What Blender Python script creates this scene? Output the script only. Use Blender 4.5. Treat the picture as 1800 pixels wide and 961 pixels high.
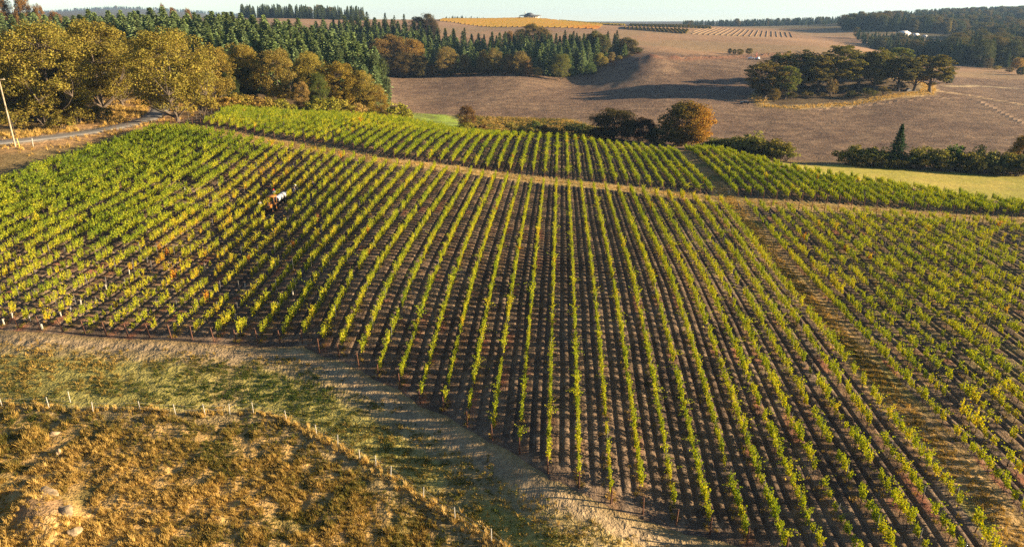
import bpy, bmesh, math, random
import numpy as np
from mathutils import Vector, Matrix

for o in list(bpy.data.objects):
    bpy.data.objects.remove(o)
SC = bpy.context.scene
COL = SC.collection
R = math.radians
RNG = np.random.RandomState(7)
random.seed(7)

# ------------------------------------------------------------------ camera
CAMZ = 40.0                      # drone height over the datum
PITCH = R(20.0)
FPX = 1216.0                     # focal length in pixels of the 1800 px wide photograph
cam = bpy.data.cameras.new('camera')
cam.sensor_width = 36.0
cam.lens = 36.0 * FPX / 1800.0
cam.clip_start = 0.5
cam.clip_end = 20000
camo = bpy.data.objects.new('camera', cam)
camo.location = (0, 0, CAMZ)
camo.rotation_euler = (R(90) - PITCH, 0, 0)
COL.objects.link(camo)
SC.camera = camo

# ------------------------------------------------------------------ light
SUN_EL = R(11.4)
SUN_AZ = R(93.8)                 # clockwise from the view direction (+Y): low sun from the right
w = bpy.data.worlds.new('World')
SC.world = w
w.use_nodes = True
nt = w.node_tree
nt.nodes.clear()
sky = nt.nodes.new('ShaderNodeTexSky')
sky.sky_type = 'NISHITA'
sky.sun_disc = False
sky.sun_elevation = SUN_EL
sky.sun_rotation = SUN_AZ
sky.altitude = 100
sky.air_density = 0.72
sky.dust_density = 0.1
sky.ozone_density = 1.0
bg = nt.nodes.new('ShaderNodeBackground')
bg.inputs['Strength'].default_value = 0.05
wo = nt.nodes.new('ShaderNodeOutputWorld')
nt.links.new(sky.outputs[0], bg.inputs[0])
nt.links.new(bg.outputs[0], wo.inputs[0])
sl = bpy.data.lights.new('sun', 'SUN')
sl.energy = 5.0
sl.angle = R(0.55)
sl.color = (1.0, 0.78, 0.50)
so = bpy.data.objects.new('sun', sl)
sd = Vector((-math.sin(SUN_AZ) * math.cos(SUN_EL), -math.cos(SUN_AZ) * math.cos(SUN_EL), -math.sin(SUN_EL)))
so.rotation_euler = sd.to_track_quat('-Z', 'Y').to_euler()
so.location = (300, 0, 300)
COL.objects.link(so)
SC.view_settings.view_transform = 'Standard'
SC.view_settings.look = 'None'
SC.view_settings.exposure = 1.98
SC.view_settings.gamma = 1.0
SC.view_settings.use_curve_mapping = False
SC.cycles.max_bounces = 6
SC.cycles.diffuse_bounces = 3
SC.cycles.transmission_bounces = 4
SC.cycles.transparent_max_bounces = 4
SC.cycles.volume_bounces = 0
SC.cycles.sample_clamp_indirect = 2.0
SC.cycles.use_denoising = False

# ------------------------------------------------------------------ survey: photograph <-> place
CP, SP = math.cos(PITCH), math.sin(PITCH)
AZ = R(3.8)                      # the vine rows run 3.8 degrees right of the view
CA, SA = math.cos(AZ), math.sin(AZ)
ROW = 2.4

def uv(px, py):
    return (px - 900.0) / FPX, (py - 480.5) / FPX

def pt(px, py, zc):              # pixel + depth -> point relative to the camera
    u, v = uv(px, py)
    return u * zc, zc * (CP - v * SP), -zc * (SP + v * CP)

def rowpt(px, py, k):            # pixel known to lie on vine row k
    u, v = uv(px, py)
    zc = (k * ROW - 0.2) / (u * CA - (CP - v * SP) * SA)
    return pt(px, py, zc)

def hid(px, zc, z):              # column + depth + height for ground the photo hides
    v = (-z / zc - SP) / CP
    u = (px - 900.0) / FPX
    return u * zc, zc * (CP - v * SP), z

ctrl = [rowpt(*a) for a in [(35, 577, -24), (152, 586, -21), (303, 593, -17), (417, 601, -14), (533, 602, -11),
        (632, 643, -8), (740, 708, -5), (1187, 921, 4), (1310, 954, 6), (620, 500, -10), (763, 500, -6),
        (1110, 500, 4), (1177, 500, 6), (1500, 620, 14), (1740, 900, 14), (1367, 463, 14), (670, 280, -15),
        (875, 305, -5), (1190, 342, 10), (1310, 362, 15), (1555, 375, 26), (423, 337, -23.5), (193, 493, -23.5),
        (1220, 290, 14)]]
ctrl += [pt(*a) for a in [(963, 830, 54.5), (966, 641, 68.2), (975, 500, 85), (978, 318, 140), (1000, 247, 194),
        (430, 245, 150), (330, 236, 150), (0, 292, 121), (0, 420, 95), (200, 380, 107), (-250, 420, 92),
        (1800, 387, 131), (1800, 500, 99), (1800, 700, 69), (1800, 961, 49.8), (2100, 500, 99), (2100, 700, 69),
        (400, 192, 190), (560, 205, 195), (720, 219, 195), (900, 242, 195), (1250, 268, 184), (1400, 290, 175),
        (1600, 318, 165), (1800, 347, 150), (2100, 345, 152),
        # foreground pasture
        (0, 710, 63.5), (440, 715, 64), (630, 800, 58), (880, 955, 49.5), (0, 961, 47), (400, 961, 48.2),
        (200, 830, 54.9), (-300, 800, 54), (-300, 600, 74),
        # road and left bank
        (0, 252, 135), (150, 238, 149), (270, 209, 172), (0, 200, 166), (-250, 250, 136), (100, 150, 205),
        (0, 100, 280), (450, 193, 202), (550, 200, 207), (690, 214, 216),
        # hollow behind the ridge, hedge, valley field
        (760, 209, 272), (850, 214, 276), (1050, 226, 258), (1260, 268, 208), (1400, 288, 191), (1500, 290, 189),
        (1650, 300, 184), (1800, 308, 181), (2100, 310, 181), (1450, 268, 214), (1800, 280, 203),
        (1000, 200, 300), (800, 190, 312), (700, 180, 326), (1200, 200, 302), (1400, 210, 290), (1600, 200, 301),
        (1780, 200, 302), (2100, 200, 302),
        (1330, 183, 336), (1500, 183, 336), (1640, 166, 360), (1400, 150, 378), (1550, 140, 392),
        (1150, 106, 446), (1000, 134, 456), (1080, 126, 442), (1250, 113, 448), (1000, 150, 425), (1080, 146, 406), (1010, 168, 372),
        (1200, 148, 384), (1190, 122, 432), (930, 142, 418), (750, 136, 445), (880, 133, 440), (690, 138, 440), (800, 160, 385),
        # uplands
        (850, 60, 720), (1000, 60, 700), (1200, 76, 620), (1400, 76, 640), (1300, 101, 500), (1500, 81, 650),
        (1600, 110, 560), (1720, 126, 520), (1720, 150, 425), (1790, 165, 380), (850, 45, 950), (800, 35, 1060),
        (930, 33, 1150), (1050, 42, 1100), (1200, 45, 1110), (1300, 50, 1050), (1450, 60, 950), (1520, 86, 750),
        (490, 35, 900), (600, 46, 800), (1560, 52, 1000), (1800, 68, 950), (1700, 50, 1150), (1750, 35, 1400),
        (1620, 33, 1900), (1400, 45, 1500), (1800, 26, 2000), (2100, 60, 950), (2100, 30, 1900),
        (1800, 110, 640), (1900, 120, 560)]]
ctrl += [hid(*a) for a in [(700, 236, -34), (900, 232, -37), (1000, 228, -37.5), (1130, 222, -37), (580, 250, -28),
        (200, 400, -15), (400, 300, -20), (600, 300, -27), (680, 305, -33), (500, 500, -17), (700, 600, -17),
        (900, 560, -22), (800, 500, -28), (100, 800, 0), (0, 1500, 12), (-300, 300, -12), (-300, 900, 5),
        (300, 700, -6), (900, 1500, -12), (700, 1300, 0), (500, 1300, 5), (500, 2500, -10), (1200, 1700, -14),
        (1000, 2600, -10), (1500, 2800, 5), (2000, 3500, 40), (200, 4600, 74), (60, 4600, 45), (330, 4700, 55),
        (450, 4700, 25), (-200, 4700, 40), (700, 5000, 0), (1200, 5000, 0), (1600, 5000, 15), (600, 30, -36),
        (1200, 30, -37), (0, 30, -34), (1800, 30, -36.5), (-700, 60, -28), (2600, 60, -36), (-700, 200, -14),
        (2600, 200, -37), (-900, 900, 8), (2700, 900, 5)]]
ctrl = np.array(ctrl)

def tps_xy(x, y):
    r = np.hypot(x, y)
    th = np.arctan2(x, y)
    return np.stack([np.clip(th, -0.95, 0.95) * 2.2, np.log(np.clip(r, 26, 5200))], -1)

def tps_U(d2):
    return np.where(d2 > 1e-12, 0.5 * d2 * np.log(np.maximum(d2, 1e-12)), 0.0)

_P = tps_xy(ctrl[:, 0], ctrl[:, 1])
_n = len(_P)
_K = tps_U(((_P[:, None] - _P[None]) ** 2).sum(-1)) + np.eye(_n) * 2e-4
_A = np.zeros((_n + 3, _n + 3))
_A[:_n, :_n] = _K
_A[:_n, _n] = 1
_A[:_n, _n + 1:] = _P
_A[_n, :_n] = 1
_A[_n + 1:, :_n] = _P.T
_W = np.linalg.solve(_A, np.concatenate([ctrl[:, 2], np.zeros(3)]))

def _hash(ix, iy, seed):
    h = (ix.astype(np.int64) * 374761393 + iy.astype(np.int64) * 668265263 + seed * 1442695041) & 0x7fffffff
    h = ((h ^ (h >> 13)) * 1274126177) & 0x7fffffff
    return ((h ^ (h >> 16)) & 0xffff) / 65535.0

def vnoise(x, y, seed=0):        # value noise 0..1
    x = np.asarray(x, float); y = np.asarray(y, float)
    ix = np.floor(x); iy = np.floor(y)
    fx = x - ix; fy = y - iy
    fx = fx * fx * (3 - 2 * fx); fy = fy * fy * (3 - 2 * fy)
    a = _hash(ix, iy, seed); b = _hash(ix + 1, iy, seed); c = _hash(ix, iy + 1, seed); d = _hash(ix + 1, iy + 1, seed)
    return (a * (1 - fx) + b * fx) * (1 - fy) + (c * (1 - fx) + d * fx) * fy

def fbm(x, y, seed=0, oct=4):
    s = 0; a = 0.5; t = 0
    for i in range(oct):
        s = s + a * vnoise(x * 2 ** i, y * 2 ** i, seed + i * 17); t += a; a *= 0.5
    return s / t

def H0(x, y):                    # smooth ground, world z
    x = np.atleast_1d(np.asarray(x, float)); y = np.atleast_1d(np.asarray(y, float))
    out = np.empty(x.shape)
    flat_x, flat_y, fo = x.ravel(), y.ravel(), out.ravel()
    for i in range(0, flat_x.size, 20000):
        q = tps_xy(flat_x[i:i + 20000], flat_y[i:i + 20000])
        d2 = ((q[:, None] - _P[None]) ** 2).sum(-1)
        fo[i:i + 20000] = tps_U(d2) @ _W[:_n] + _W[_n] + q @ _W[_n + 1:]
    return fo.reshape(x.shape) + CAMZ

def h1(x, y):
    return float(H0(x, y)[0])

def hit(px, py, t0=35.0, t1=6000.0):   # where the sight line of a pixel meets the ground (plan position)
    u, v = uv(px, py)
    t = np.exp(np.linspace(math.log(t0), math.log(t1), 500))
    for _ in range(2):
        X, Y, Z = u * t, t * (CP - v * SP), CAMZ - t * (SP + v * CP)
        below = Z < H0(X, Y)
        if not below.any():
            return None
        i = int(np.argmax(below))
        t = np.linspace(t[max(i - 1, 0)], t[i], 60)
    return float(u * t[-1]), float(t[-1] * (CP - v * SP))

def col_at(px, zc):              # ground position in image column px at camera depth zc
    v = -0.2
    u = (px - 900.0) / FPX
    for _ in range(12):
        X, Y = u * zc, zc * (CP - v * SP)
        v = ((CAMZ - h1(X, Y)) / zc - SP) / CP
    return u * zc, zc * (CP - v * SP)

def proj(x, y, z):               # world -> pixel, depth (numpy)
    z = z - CAMZ
    zc = y * CP - z * SP
    v = -(z * CP + y * SP) / zc
    return 900 + FPX * x / zc, 480.5 + FPX * v, zc

def rt(x, y):                    # plan -> row coordinates (across, along)
    return x * CA - y * SA, x * SA + y * CA

def xy(r, t):
    return r * CA + t * SA, -r * SA + t * CA

def poly_px(pts, t0=35.0):
    out = []
    for p in pts:
        q = hit(p[0], p[1], t0) if len(p) == 2 else col_at(p[0], p[2])
        if q: out.append(q)
    return np.array(out)

def inside(P, x, y):             # signed distance to polygon, + inside
    n = len(P)
    ins = np.zeros(x.shape, bool)
    d = np.full(x.shape, 1e9)
    for i in range(n):
        x0, y0 = P[i]; x1, y1 = P[(i + 1) % n]
        c = ((y0 > y) != (y1 > y))
        with np.errstate(divide='ignore', invalid='ignore'):
            xi = (x1 - x0) * (y - y0) / (y1 - y0 + 1e-12) + x0
        ins ^= c & (x < xi)
        dx, dy = x1 - x0, y1 - y0
        s = np.clip(((x - x0) * dx + (y - y0) * dy) / (dx * dx + dy * dy + 1e-12), 0, 1)
        d = np.minimum(d, np.hypot(x - x0 - s * dx, y - y0 - s * dy))
    return np.where(ins, d, -d)

def line_dist(P, x, y):
    d = np.full(x.shape, 1e9)
    for i in range(len(P) - 1):
        x0, y0 = P[i]; x1, y1 = P[i + 1]
        dx, dy = x1 - x0, y1 - y0
        s = np.clip(((x - x0) * dx + (y - y0) * dy) / (dx * dx + dy * dy + 1e-12), 0, 1)
        d = np.minimum(d, np.hypot(x - x0 - s * dx, y - y0 - s * dy))
    return d

def sstep(a, b, x):
    t = np.clip((x - a) / (b - a), 0, 1)
    return t * t * (3 - 2 * t)

# ------------------------------------------------------------------ helpers: meshes, objects, materials
def mesh_np(name, V, F, mats=(), smooth=False, attrs=None, colors=None, mat_idx=None):
    V = np.asarray(V, np.float32); me = bpy.data.meshes.new(name)
    if isinstance(F, np.ndarray):
        groups = [F]
    else:
        groups = [np.asarray(f) for f in F if len(f)]
    nl = sum(g.size for g in groups); nf = sum(len(g) for g in groups)
    me.vertices.add(len(V)); me.vertices.foreach_set('co', V.ravel())
    me.loops.add(nl); me.polygons.add(nf)
    me.loops.foreach_set('vertex_index', np.concatenate([g.ravel() for g in groups]).astype(np.int32))
    st = []; s = 0
    for g in groups:
        k = g.shape[1]; st.append(s + np.arange(len(g)) * k); s += g.size
    me.polygons.foreach_set('loop_start', np.concatenate(st).astype(np.int32))
    if smooth:
        me.polygons.foreach_set('use_smooth', np.ones(nf, bool))
    for m in mats: me.materials.append(m)
    if mat_idx is not None:
        me.polygons.foreach_set('material_index', np.asarray(mat_idx, np.int32))
    for k, a in (attrs or {}).items():
        at = me.attributes.new(k, 'FLOAT', 'POINT'); at.data.foreach_set('value', np.asarray(a, np.float32))
    for k, a in (colors or {}).items():
        c = np.ones((len(V), 4), np.float32); c[:, :3] = a
        at = me.attributes.new(k, 'FLOAT_COLOR', 'POINT'); at.data.foreach_set('color', c.ravel())
    me.update(calc_edges=True)
    me.validate()
    return me

def link(name, data, parent=None, loc=None, kind=None, label=None, cat=None, group=None):
    o = bpy.data.objects.new(name, data)
    COL.objects.link(o)
    if parent is not None: o.parent = parent
    if loc is not None: o.location = loc
    if kind: o['kind'] = kind
    if label: o['label'] = label
    if cat: o['category'] = cat
    if group: o['group'] = group
    return o

def thing(name, label, cat, loc=(0, 0, 0), rz=0.0, group=None):
    o = link(name, None, loc=loc, label=label, cat=cat, group=group)
    o.rotation_euler = (0, 0, rz)
    return o

class N:                         # tiny node builder
    def __init__(s, name):
        s.m = bpy.data.materials.new(name); s.m.use_nodes = True
        s.t = s.m.node_tree; s.t.nodes.clear()
        s.out = s.n('ShaderNodeOutputMaterial')
    def n(s, typ, **kw):
        nd = s.t.nodes.new(typ)
        for k, v in kw.items():
            if k.startswith('i_'):
                key = k[2:]
                key = int(key) if key.isdigit() else key.replace('_', ' ')
                s.set(nd.inputs[key], v)
            else: setattr(nd, k, v)
        return nd
    def set(s, sock, v):
        if isinstance(v, bpy.types.NodeSocket): s.t.links.new(v, sock)
        else: sock.default_value = v
    def math(s, op, a, b=0.0, clamp=False):
        nd = s.n('ShaderNodeMath', operation=op, use_clamp=clamp); s.set(nd.inputs[0], a); s.set(nd.inputs[1], b); return nd.outputs[0]
    def mix(s, f, a, b, blend='MIX'):
        nd = s.n('ShaderNodeMix', data_type='RGBA', blend_type=blend)
        s.set(nd.inputs[0], f); s.set(nd.inputs[6], a); s.set(nd.inputs[7], b); return nd.outputs[2]
    def noise(s, vec, scale, detail=3.0, rough=0.55):
        nd = s.n('ShaderNodeTexNoise'); s.set(nd.inputs['Vector'], vec)
        nd.inputs['Scale'].default_value = scale; nd.inputs['Detail'].default_value = detail; nd.inputs['Roughness'].default_value = rough
        return nd.outputs[0]
    def ramp(s, f, stops):
        nd = s.n('ShaderNodeValToRGB'); s.set(nd.inputs[0], f); cr = nd.color_ramp
        while len(cr.elements) < len(stops): cr.elements.new(0.5)
        for e, (p, c) in zip(cr.elements, stops):
            e.position = p; e.color = (*c, 1)
        return nd.outputs[0]
    def pos(s):
        return s.n('ShaderNodeNewGeometry').outputs['Position']
    def attr(s, name, typ='GEOMETRY', out='Fac'):
        nd = s.n('ShaderNodeAttribute', attribute_name=name, attribute_type=typ); return nd.outputs[out]
    def bump(s, h, strength, dist):
        nd = s.n('ShaderNodeBump'); s.set(nd.inputs['Height'], h); s.set(nd.inputs['Strength'], strength); s.set(nd.inputs['Distance'], dist)
        return nd.outputs[0]
    def bsdf(s, color, rough=0.9, normal=None, spec=0.2, metal=0.0):
        nd = s.n('ShaderNodeBsdfPrincipled'); s.set(nd.inputs['Base Color'], color); s.set(nd.inputs['Roughness'], rough)
        nd.inputs['Specular IOR Level'].default_value = spec; nd.inputs['Metallic'].default_value = metal
        if normal is not None: s.set(nd.inputs['Normal'], normal)
        return nd.outputs[0]
    def done(s, sh):
        s.t.links.new(sh, s.out.inputs['Surface']); return s.m

def simple_mat(name, col, rough=0.7, var=0.15, scale=3.0, metal=0.0, spec=0.3):
    b = N(name)
    tc = b.n('ShaderNodeTexCoord').outputs['Object']
    f = b.noise(tc, scale, 4)
    lo = tuple(c * (1 - var * 1.6) for c in col); hi = tuple(min(1, c * (1 + var)) for c in col)
    c = b.ramp(f, [(0.3, lo), (0.7, hi)])
    return b.done(b.bsdf(c, rough, spec=spec, metal=metal))

def foliage(name, color, b, trans=0.3, sat=1.0):
    d = b.n('ShaderNodeBsdfDiffuse'); b.set(d.inputs[0], color)
    t = b.n('ShaderNodeBsdfTranslucent')
    tc = b.n('ShaderNodeHueSaturation'); b.set(tc.inputs['Color'], color); tc.inputs['Value'].default_value = 1.25; tc.inputs['Saturation'].default_value = 1.08
    b.set(t.inputs[0], tc.outputs[0])
    m = b.n('ShaderNodeMixShader'); m.inputs[0].default_value = trans
    b.t.links.new(d.outputs[0], m.inputs[1]); b.t.links.new(t.outputs[0], m.inputs[2])
    return b.done(m.outputs[0])

def tint_foliage(name, trans=0.3, autumn=(0.30, 0.13, 0.03)):
    b = N(name)                  # tint from the object's own colour, autumn turn by clump
    oi = b.n('ShaderNodeObjectInfo')
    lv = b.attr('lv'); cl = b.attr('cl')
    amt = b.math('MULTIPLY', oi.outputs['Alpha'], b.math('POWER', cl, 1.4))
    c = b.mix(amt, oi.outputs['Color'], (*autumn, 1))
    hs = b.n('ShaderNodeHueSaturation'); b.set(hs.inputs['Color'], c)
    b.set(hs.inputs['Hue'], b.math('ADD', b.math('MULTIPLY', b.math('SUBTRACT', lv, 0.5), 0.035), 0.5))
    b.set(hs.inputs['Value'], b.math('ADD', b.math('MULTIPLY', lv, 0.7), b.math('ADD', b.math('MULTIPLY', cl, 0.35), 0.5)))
    return foliage(name, hs.outputs[0], b, trans)

M = {}
M['leaf'] = tint_foliage('tree_leaves', 0.28, (0.32, 0.17, 0.03))
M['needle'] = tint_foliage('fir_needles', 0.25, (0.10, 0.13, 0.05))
M['bark'] = simple_mat('oak_bark', (0.11, 0.085, 0.062), 0.95, 0.35, 2.0)
M['vine_wood'] = simple_mat('vine_wood', (0.075, 0.05, 0.035), 0.95, 0.3, 9.0)
M['post_brown'] = simple_mat('rusty_post', (0.11, 0.05, 0.03), 0.9, 0.3, 6.0)
M['steel'] = simple_mat('galvanised_steel', (0.15, 0.145, 0.135), 0.7, 0.15, 4.0, 0.3)
M['white'] = simple_mat('white_plastic', (0.42, 0.39, 0.33), 0.85, 0.25, 5.0)
M['pole'] = simple_mat('pole_wood', (0.36, 0.29, 0.20), 0.9, 0.25, 1.5)
M['yellow'] = simple_mat('yellow_guard', (0.75, 0.6, 0.12), 0.6, 0.1, 4.0)

def vine_material():
    b = N('vine_leaves')
    tone = b.attr('tone', 'INSTANCER'); lv = b.attr('lv')
    f = b.math('ADD', tone, b.math('MULTIPLY', b.math('SUBTRACT', lv, 0.5), 0.42), clamp=True)
    c = b.ramp(f, [(0.0, (0.050, 0.095, 0.014)), (0.3, (0.15, 0.21, 0.018)), (0.52, (0.34, 0.36, 0.026)),
                   (0.74, (0.50, 0.40, 0.03)), (0.87, (0.48, 0.22, 0.025)), (1.0, (0.26, 0.08, 0.025))])
    return foliage('vine_leaves', c, b, 0.38)
M['vine'] = vine_material()

def grass_material(name, stops, trans=0.25):
    b = N(name)
    tone = b.attr('tone', 'INSTANCER'); lv = b.attr('lv')
    f = b.math('ADD', tone, b.math('MULTIPLY', b.math('SUBTRACT', lv, 0.5), 0.3), clamp=True)
    return foliage(name, b.ramp(f, stops), b, trans)
M['grass'] = grass_material('grass_blades', [(0.0, (0.030, 0.060, 0.014)), (0.25, (0.085, 0.105, 0.022)), (0.45, (0.15, 0.125, 0.03)),
                            (0.65, (0.37, 0.245, 0.065)), (0.85, (0.52, 0.345, 0.10)), (1.0, (0.60, 0.43, 0.16))])

def ground_material(name, relief=0.10, clod=0.9):
    b = N(name)
    p = b.pos()
    c = b.attr('col', out='Color')
    n1 = b.noise(p, clod, 4, 0.65); n2 = b.noise(p, clod * 4.5, 3, 0.6); n3 = b.noise(p, 0.11, 3)
    var = b.math('ADD', b.math('MULTIPLY', n1, 0.9), b.math('ADD', b.math('MULTIPLY', n2, 0.6), b.math('MULTIPLY', n3, 0.3)))
    vv = b.n('ShaderNodeMapRange'); b.set(vv.inputs[0], var); vv.inputs[1].default_value = 0.6; vv.inputs[2].default_value = 1.2
    vv.inputs[3].default_value = 0.62; vv.inputs[4].default_value = 1.38
    hs = b.n('ShaderNodeHueSaturation'); b.set(hs.inputs['Color'], c); b.set(hs.inputs['Value'], vv.outputs[0])
    rel = b.attr('relief')
    mp = b.n('ShaderNodeMapping'); b.set(mp.inputs['Vector'], p); mp.inputs['Scale'].default_value = (0.10, 0.9, 0.3)
    n4 = b.noise(mp.outputs[0], 1.0, 3, 0.6); n5 = b.noise(p, clod * 2.2, 2, 0.5)
    sp = b.n('ShaderNodeMapRange'); b.set(sp.inputs[0], b.math('ADD', b.math('MULTIPLY', n5, 0.6), b.math('MULTIPLY', n4, 0.4))); sp.inputs[1].default_value = 0.50; sp.inputs[2].default_value = 0.66; sp.inputs[3].default_value = 0.0; sp.inputs[4].default_value = 0.6
    n6 = b.noise(p, 0.32, 5, 0.8)
    sp2 = b.n('ShaderNodeMapRange'); b.set(sp2.inputs[0], n6); sp2.inputs[1].default_value = 0.38; sp2.inputs[2].default_value = 0.62; sp2.inputs[3].default_value = 0.0; sp2.inputs[4].default_value = 1.0
    straw = b.math('MULTIPLY', b.math('MULTIPLY', b.math('ADD', sp.outputs[0], sp2.outputs[0]), 0.6), rel, clamp=True)
    c2 = b.mix(straw, hs.outputs[0], b.mix(1.0, hs.outputs[0], (2.1, 2.0, 1.85, 1), 'MULTIPLY'))
    h = b.math('ADD', b.math('ADD', b.math('MULTIPLY', n1, 1.0), b.math('MULTIPLY', n2, 0.35)), b.math('ADD', b.math('MULTIPLY', n4, 0.8), b.math('MULTIPLY', n6, 1.6)))
    nrm = b.bump(b.math('MULTIPLY', h, rel), 1.0, relief)
    return b.done(b.bsdf(c2, 0.95, nrm, 0.08))
M['ground'] = ground_material('ground_earth', 0.35, 0.9)
M['soil'] = ground_material('vineyard_earth', 0.22, 1.7)

# ------------------------------------------------------------------ vineyard layout (row coordinates)
ends = [(-24, 35, 577), (-21, 152, 586), (-17, 303, 593), (-14, 417, 602), (-11, 533, 602), (-10, 566, 618), (-9, 598, 627),
        (-8, 632, 643), (-7, 664, 664), (-6, 702, 680), (-5, 740, 708), (-4, 780, 722), (-3, 822, 748), (-2, 867, 771),
        (-1, 915, 795), (0, 963, 829), (1, 1017, 855), (2, 1071, 881), (3, 1127, 900), (4, 1187, 921), (5, 1252, 936), (6, 1310, 955)]
ek = []; et = []
for k, px, py in ends:
    q = hit(px, py); ek.append(k); et.append(rt(*q)[1])
ek = np.array([-45, -34] + ek + [12, 60], float)
et = np.array([et[0] + 6.5, et[0] + 3.0] + et + [et[-1] - 7, et[-1] - 9], float)
def t_start(k): return np.interp(k, ek, et)
trk = [(450, 244), (560, 260), (700, 286), (850, 304), (1000, 321), (1200, 343), (1400, 361), (1600, 375), (1800, 388)]
tk = np.array([rt(*hit(*p)) for p in trk])
def t_track(k):
    r = np.asarray(k) * ROW
    lo = tk[0, 1] + (r - tk[0, 0]) * (tk[2, 1] - tk[0, 1]) / (tk[2, 0] - tk[0, 0])
    hi = tk[-1, 1] + (r - tk[-1, 0]) * (tk[-1, 1] - tk[-3, 1]) / (tk[-1, 0] - tk[-3, 0])
    return np.where(r < tk[0, 0], lo, np.where(r > tk[-1, 0], hi, np.interp(r, tk[:, 0], tk[:, 1])))
topl = [rt(*col_at(400, 195)), rt(*col_at(560, 201)), rt(*col_at(720, 203)), rt(*col_at(900, 205)), rt(*col_at(1050, 202)),
        rt(*col_at(1250, 194)), rt(*hit(1400, 301)), rt(*hit(1600, 332)), rt(*hit(1800, 362))]
topl = np.array(sorted(topl))
def t_top(k): return np.interp(np.asarray(k) * ROW, topl[:, 0], topl[:, 1])
KMIN, KMAX = -37, 50
ALLEY = (13.4, 14.6)

def block_of(k):                 # left limits of the two blocks
    return (k >= -37), (k >= -38)
# ------------------------------------------------------------------ ground sheet
ang = np.concatenate([np.arange(-180, -48, 4.0), np.arange(-48, 48.01, 0.25), np.arange(52, 180.1, 4.0)])
rad = np.exp(np.linspace(math.log(8.0), math.log(9000.0), 560))
TH, RR = np.meshgrid(np.radians(ang), rad, indexing='ij')
GX, GY = RR * np.sin(TH), RR * np.cos(TH)
GZ = H0(GX, GY)

PASTURE = poly_px([(-200, 712), (0, 712), (165, 718), (300, 722), (440, 718), (520, 742), (630, 805), (740, 880), (880, 958)]) 
PASTURE = np.vstack([PASTURE, [(4, 15), (-80, 15), (-110, 60)]])
FENCE = poly_px([(-120, 708), (0, 711), (87, 717), (165, 722), (248, 720), (309, 726), (361, 730), (403, 725), (445, 726), (504, 741),
                 (557, 764), (593, 786), (631, 808), (661, 822), (687, 840), (744, 878), (799, 912), (864, 952), (930, 992), (1000, 1040)])
vine_edge = np.array([xy(k * ROW, float(t_start(k)) - 1.2) for k in np.arange(-42, 26, 1.0)])
ROADP = poly_px([(-420, 300), (-200, 275), (0, 252), (60, 245), (150, 233), (210, 223), (250, 213), (275, 203)])
ROADP = np.vstack([ROADP, [col_at(285, 190), col_at(270, 205), col_at(235, 225), col_at(170, 250)]])
GREENPATCH = poly_px([(712, 197), (770, 201), (832, 209), (828, 226), (700, 222)], 205)
STRAW = poly_px([(800, 204), (900, 207), (1000, 210), (1062, 228), (1062, 246), (960, 240), (840, 228)], 205)
GRASSR = poly_px([(1352, 284), (1480, 289), (1650, 300), (1810, 309), (2100, 315), (2100, 375), (1800, 368), (1600, 338), (1400, 306)])
GROVE = poly_px([(1330, 188), (1400, 192), (1500, 186), (1580, 172), (1640, 167), (1646, 160)], 240)
GROVE = np.vstack([GROVE, [col_at(1640, 400), col_at(1500, 408), col_at(1380, 395), col_at(1318, 355)]])
UPLAND = np.array([col_at(600, 560), col_at(760, 600), col_at(1000, 560), col_at(1140, 500), col_at(1330, 505), col_at(1660, 470), col_at(1830, 470),
                   col_at(1700, 800), col_at(1560, 1000), col_at(1400, 1400), col_at(900, 1500), col_at(400, 1200)])
TRACK2 = poly_px([(1640, 160), (1700, 167), (1800, 185), (1950, 215)], 240)
TRACK3 = poly_px([(1420, 193), (1560, 180), (1690, 172), (1720, 177), (1800, 218)], 240)
RIMROAD = poly_px([(1130, 103), (1200, 104), (1320, 100), (1420, 92)], 240)
RIM2 = poly_px([(1660, 152), (1720, 151), (1800, 156)], 240)

x, y = GX, GY
zc_ = GY * CP - (GZ - CAMZ) * SP
n_lo = fbm(x * 0.03, y * 0.03, 3); n_md = fbm(x * 0.15, y * 0.15, 5); n_hi = fbm(x * 0.6, y * 0.6, 9)
C = np.zeros(x.shape + (3,)); REL = np.full(x.shape, 0.5)
def lay(mask, col, rel=None):
    global C, REL
    m = np.clip(mask, 0, 1)[..., None]
    C = C * (1 - m) + np.array(col) * m
    if rel is not None: REL = REL * (1 - m[..., 0]) + rel * m[..., 0]
one = np.ones(x.shape)
lay(one, (0.16, 0.115, 0.05), 0.6)                                       # dry bank grass
lay(sstep(0.45, 0.62, n_md), (0.20, 0.13, 0.055))
far = sstep(212, 222, RR + 0 * x)
lay(far, (0.120, 0.080, 0.054), 1.1)                                     # ploughed valley field
lay(far * sstep(0.42, 0.62, n_lo), (0.145, 0.098, 0.064))
lay(far * sstep(0.5, 0.7, n_md) * 0.5, (0.185, 0.13, 0.082))
up = sstep(-12, 12, inside(UPLAND, x, y))
lay(up, (0.29, 0.180, 0.098), 0.35)                                      # tilled uplands
lay(up * sstep(0.4, 0.65, fbm(x * 0.008, y * 0.02, 31)), (0.24, 0.148, 0.084))
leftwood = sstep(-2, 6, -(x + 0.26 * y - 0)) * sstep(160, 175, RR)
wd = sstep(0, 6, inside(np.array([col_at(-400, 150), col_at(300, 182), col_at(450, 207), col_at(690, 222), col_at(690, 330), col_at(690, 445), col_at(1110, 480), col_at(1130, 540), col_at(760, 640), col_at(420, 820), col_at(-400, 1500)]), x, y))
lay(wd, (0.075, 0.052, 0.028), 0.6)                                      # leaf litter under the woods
hills = sstep(1150, 1300, RR) 
lay(hills, (0.10, 0.085, 0.04), 0.4)
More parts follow.
